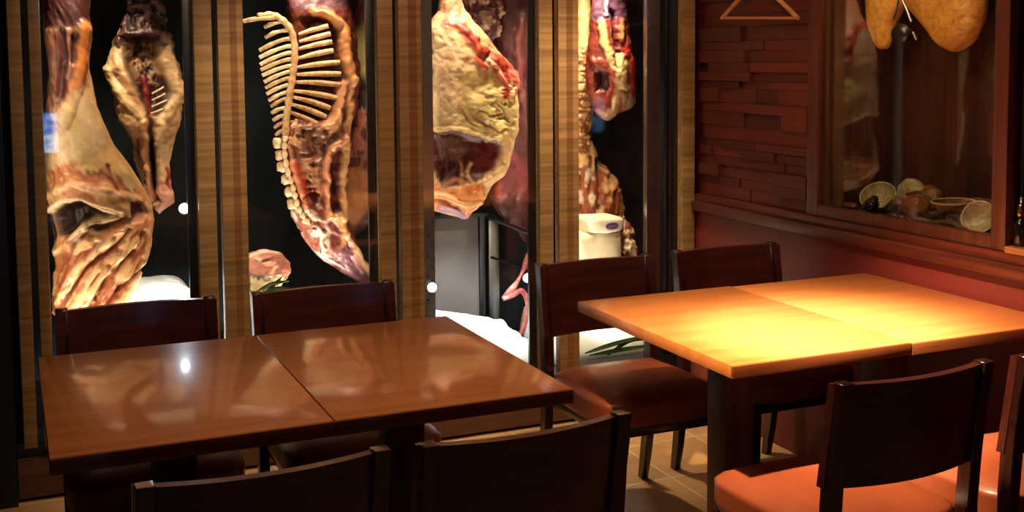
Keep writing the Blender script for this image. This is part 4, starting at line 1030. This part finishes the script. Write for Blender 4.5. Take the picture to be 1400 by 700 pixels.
def cone(px, X, r, h, tilt, lab):
    bm = bmesh.new(); rnd = random.Random(int(px))
    lathe(bm, [(r*0.3, 0.0), (r*0.62, h*0.2), (r*0.6, h*0.5), (r*0.3, h*0.85), (r*0.05, h)], 14)
    for k in range(70):
        t = k/70; z = h*(0.03+0.92*t); rr = r*(0.55+0.45*math.sin(PI*min(1, t*0.85+0.15)))*(1-0.55*t)
        a = k*2.39996; dv = Vector((math.cos(a), math.sin(a), 0)); sd = Vector((-math.sin(a), math.cos(a), 0)); w_ = r*0.30*(1-0.5*t)
        p_ = dv*rr*0.45+Vector((0, 0, z)); tip = dv*rr+Vector((0, 0, z+h*0.05))
        v0 = bm.verts.new(p_-sd*w_); v1 = bm.verts.new(p_+sd*w_); v2 = bm.verts.new(tip+sd*w_*0.8); v3 = bm.verts.new(tip-sd*w_*0.8); v4 = bm.verts.new(p_+Vector((0, 0, -h*0.05))); v5 = bm.verts.new(tip+Vector((0, 0, -h*0.045)))
        bm.faces.new((v0, v1, v2, v3)); bm.faces.new((v4, v5, v2, v1)); bm.faces.new((v0, v3, v5, v4)); bm.faces.new((v3, v2, v5))
    o = fin(bm, 'pine_cone', M_cone, None, smooth=False); o.rotation_euler = tilt; o.location = (X, 0, ZC)
    bpy.context.view_layer.update(); o.location.y = atx(px, 285, X).y
    zmin = min((o.matrix_world.to_3x3() @ v.co).z for v in o.data.vertices); o.location.z = ZC+0.001-zmin
    tag(o, lab, 'pine cone', 'dried finds in the wall case')
cone(1188, 2.625, 0.036, 0.062, (0.3, 0.2, 0), 'dark pine cone before the left pale shell')
cone(1326, 2.665, 0.038, 0.075, (0.2, -0.3, 0), 'dark pine cone under the rim of the gourd bowl')
cone(1268, 2.625, 0.030, 0.070, (1.2, 0.4, 0.5), 'dark pine cone among the branches in the middle of the case')
def branch(pts, rad, lab, mat=M_branch, name='branch', cat='branch'):
    o = mtube(name, curve(pts, 24), [rad*(1.15-0.5*i/24) for i in range(25)], mat, None, 8)
    zmin = min(v.co.z for v in o.data.vertices)
    if zmin > ZC+0.004 or zmin < ZC: o.location.z = ZC+0.001-zmin
    tag(o, lab, cat, 'dried finds in the wall case'); return o
def on(px, X, h): p_ = atx(px, 285, X); return Vector((X, p_.y, ZC+h))
branch([on(1252, 2.60, 0.012), on(1275, 2.615, 0.006), on(1300, 2.60, 0.018), on(1326, 2.575, 0.006)], 0.010, 'long forked-looking branch lying along the front of the wall case')
branch([on(1296, 2.62, 0.03), on(1306, 2.600, 0.020), on(1314, 2.590, 0.006)], 0.008, 'short branch lying across the long one near the right pale shell')
branch([on(1204, 2.69, 0.012), on(1216, 2.675, 0.05), on(1226, 2.66, 0.078)], 0.004, 'pale thin stick leaning up from the left pale shell', M_shell, 'stick', 'stick')
def lump(px, X, r, sq, lab, mat, seed, name='dried_gourd', cat='gourd'):
    bm = bmesh.new(); bmesh.ops.create_icosphere(bm, subdivisions=4, radius=1)
    co = np.array([v.co[:] for v in bm.verts]); k = 1+0.18*fbm(co+seed, 1.6, 3, seed)
    p_ = atx(px, 285, X)
    co = co*k[:, None]*np.array([r*sq[0], r*sq[1], r*sq[2]]); co[:, 2] -= co[:, 2].min()
    for v, q in zip(bm.verts, co): v.co = Vector(q)+Vector((X, p_.y, ZC+0.001))
    tag(fin(bm, name, mat, None, angle=180), lab, cat, 'dried finds in the wall case')
lump(1252, 2.665, 0.045, (0.9, 1.1, 0.9), 'round brown dried gourd in the middle of the wall case', M_nut, 2)
lump(1230, 2.71, 0.032, (1, 1.1, 0.9), 'small brown dried gourd behind the thin pale stick', M_nut, 5)
lump(1246, 2.80, 0.042, (0.8, 1.5, 1.3), 'pale cream dried gourd showing above the brown ones', M_shell, 8)
lump(1272, 2.75, 0.042, (0.8, 1.2, 1.2), 'tall brown husk behind the middle pine cone', M_nut, 11, 'dried_husk', 'husk')
lump(1222, 2.60, 0.016, (1, 1.4, 0.8), 'small block of wood at the front edge, left of its twin', M_jamb, 14, 'wood_chip', 'wood chip')
lump(1234, 2.595, 0.016, (1, 1.3, 0.8), 'small block of wood at the front edge, right of its twin', M_jamb, 17, 'wood_chip', 'wood chip')
lump(1162, 2.66, 0.018, (1, 1.8, 0.6), 'small brown husk lying alone at the left of the wall case', M_nut, 20, 'dried_husk', 'husk')

cone(1213, 2.62, 0.026, 0.046, (0.9, 0.2, 1.0), 'small dark pine cone right of the left pale shell')
cone(1292, 2.63, 0.030, 0.058, (1.1, -0.3, 0.2), 'dark pine cone lying before the gourd bowl')
branch([on(1168, 2.62, 0.006), on(1180, 2.60, 0.012), on(1196, 2.60, 0.005)], 0.004, 'thin twig lying at the far left of the wall case floor')
branch([on(1240, 2.68, 0.085), on(1256, 2.67, 0.098), on(1272, 2.68, 0.080), on(1284, 2.70, 0.01)], 0.005, 'curved twig arching over the brown gourds')
# clothes hanger on the planks
hg = empty('clothes_hanger'); tag(hg, 'wooden clothes hanger hanging on the plank wall', 'hanger')
XH = 2.505
M_hanger = wood('hanger_wood', srgb(176, 110, 60), srgb(200, 134, 80), srgb(216, 152, 96), 1, 0.4)
pl, pr, pt = atx(987, 25, XH), atx(1091, 25, XH), atx(1036, -22, XH)
mtube('bar', [pl+Vector((0, -0.01, 0.001)), pr+Vector((0, 0.01, 0.001))], 0.0055, M_hanger, hg, 10)
bm = bmesh.new(); tube(bm, curve([pl, pl*0.5+pt*0.5+Vector((0, 0, 0.008)), pt, pr*0.5+pt*0.5+Vector((0, 0, 0.008)), pr], 30), 0.0085, 10); fin(bm, 'shoulder', M_hanger, hg, angle=60)
mtube('hook', curve([pt, pt+Vector((0, 0, 0.04)), pt+Vector((0, 0.025, 0.06)), pt+Vector((0, 0.012, 0.085)), pt+Vector((0, -0.02, 0.078))], 20), 0.002, M_steel, hg, 8)
mtube('peg', [pt+Vector((-0.012, 0.0, 0.080)), pt+Vector((0.075, 0.0, 0.080))], 0.006, M_hanger, hg, 10)
# bottle in the niche
bt = empty('condiment_bottle', (0, 0, 0)); tag(bt, 'black bottle with a gold collar and pale stopper in the niche at the right edge', 'bottle')
c = atx(1396, 300, 2.562)
bm = bmesh.new(); lathe(bm, [(0.0185, 0.0), (0.020, 0.004), (0.020, 0.058), (0.017, 0.068), (0.0105, 0.074), (0.0098, 0.084)], 28, (c.x, c.y, 0.8845)); fin(bm, 'body', M(name='black_bottle', rough=0.15).m, bt, angle=50)
bt.children[0].data.materials[0].node_tree.nodes['Principled BSDF'].inputs['Base Color'].default_value = (0.006, 0.006, 0.006, 1)
bm = bmesh.new(); lathe(bm, [(0.012, 0.0), (0.0125, 0.003), (0.0115, 0.028), (0.009, 0.032)], 24, (c.x, c.y, 0.9690)); fin(bm, 'collar', M_gold, bt, angle=50)
bm = bmesh.new(); lathe(bm, [(0.003, 0.0), (0.004, 0.008), (0.0055, 0.013), (0.004, 0.018), (0.001, 0.020)], 20, (c.x, c.y, 1.0010)); fin(bm, 'stopper', M_steel, bt, angle=60)

# ------------------------------------------------------------------ lamps of the room and the screen behind the viewer
def can(x, y, lab):
    r = empty('downlight', (x, y, 2.40)); tag(r, lab, 'lamp', 'ceiling downlights')
    bm = bmesh.new(); lathe(bm, [(0.036, 0.0), (0.042, -0.004), (0.042, -0.012), (0.034, -0.012)], 28); fin(bm, 'ring', M_steel, r)
    bm = bmesh.new(); lathe(bm, [(0.001, -0.0155), (0.030, -0.0145), (0.032, -0.0125), (0.001, -0.0122)], 28); fin(bm, 'lens', M_lens, r)
can(1.02, 1.97, 'ceiling downlight between the two pairs of tables'); can(0.72, 3.55, 'ceiling downlight before the first two glass doors'); can(1.95, 3.55, 'ceiling downlight before the last two glass doors')
sc = empty('wall_screen', (0, 0, 0)); tag(sc, 'small lit blue screen on the wall behind the viewer', 'screen')
mbox('bezel', (0.125, -1.198, 0.72), (0.365, -1.176, 1.06), M_black, sc, 0.004)
mbox('display', (0.145, -1.176, 0.745), (0.345, -1.170, 1.035), M_screen, sc)
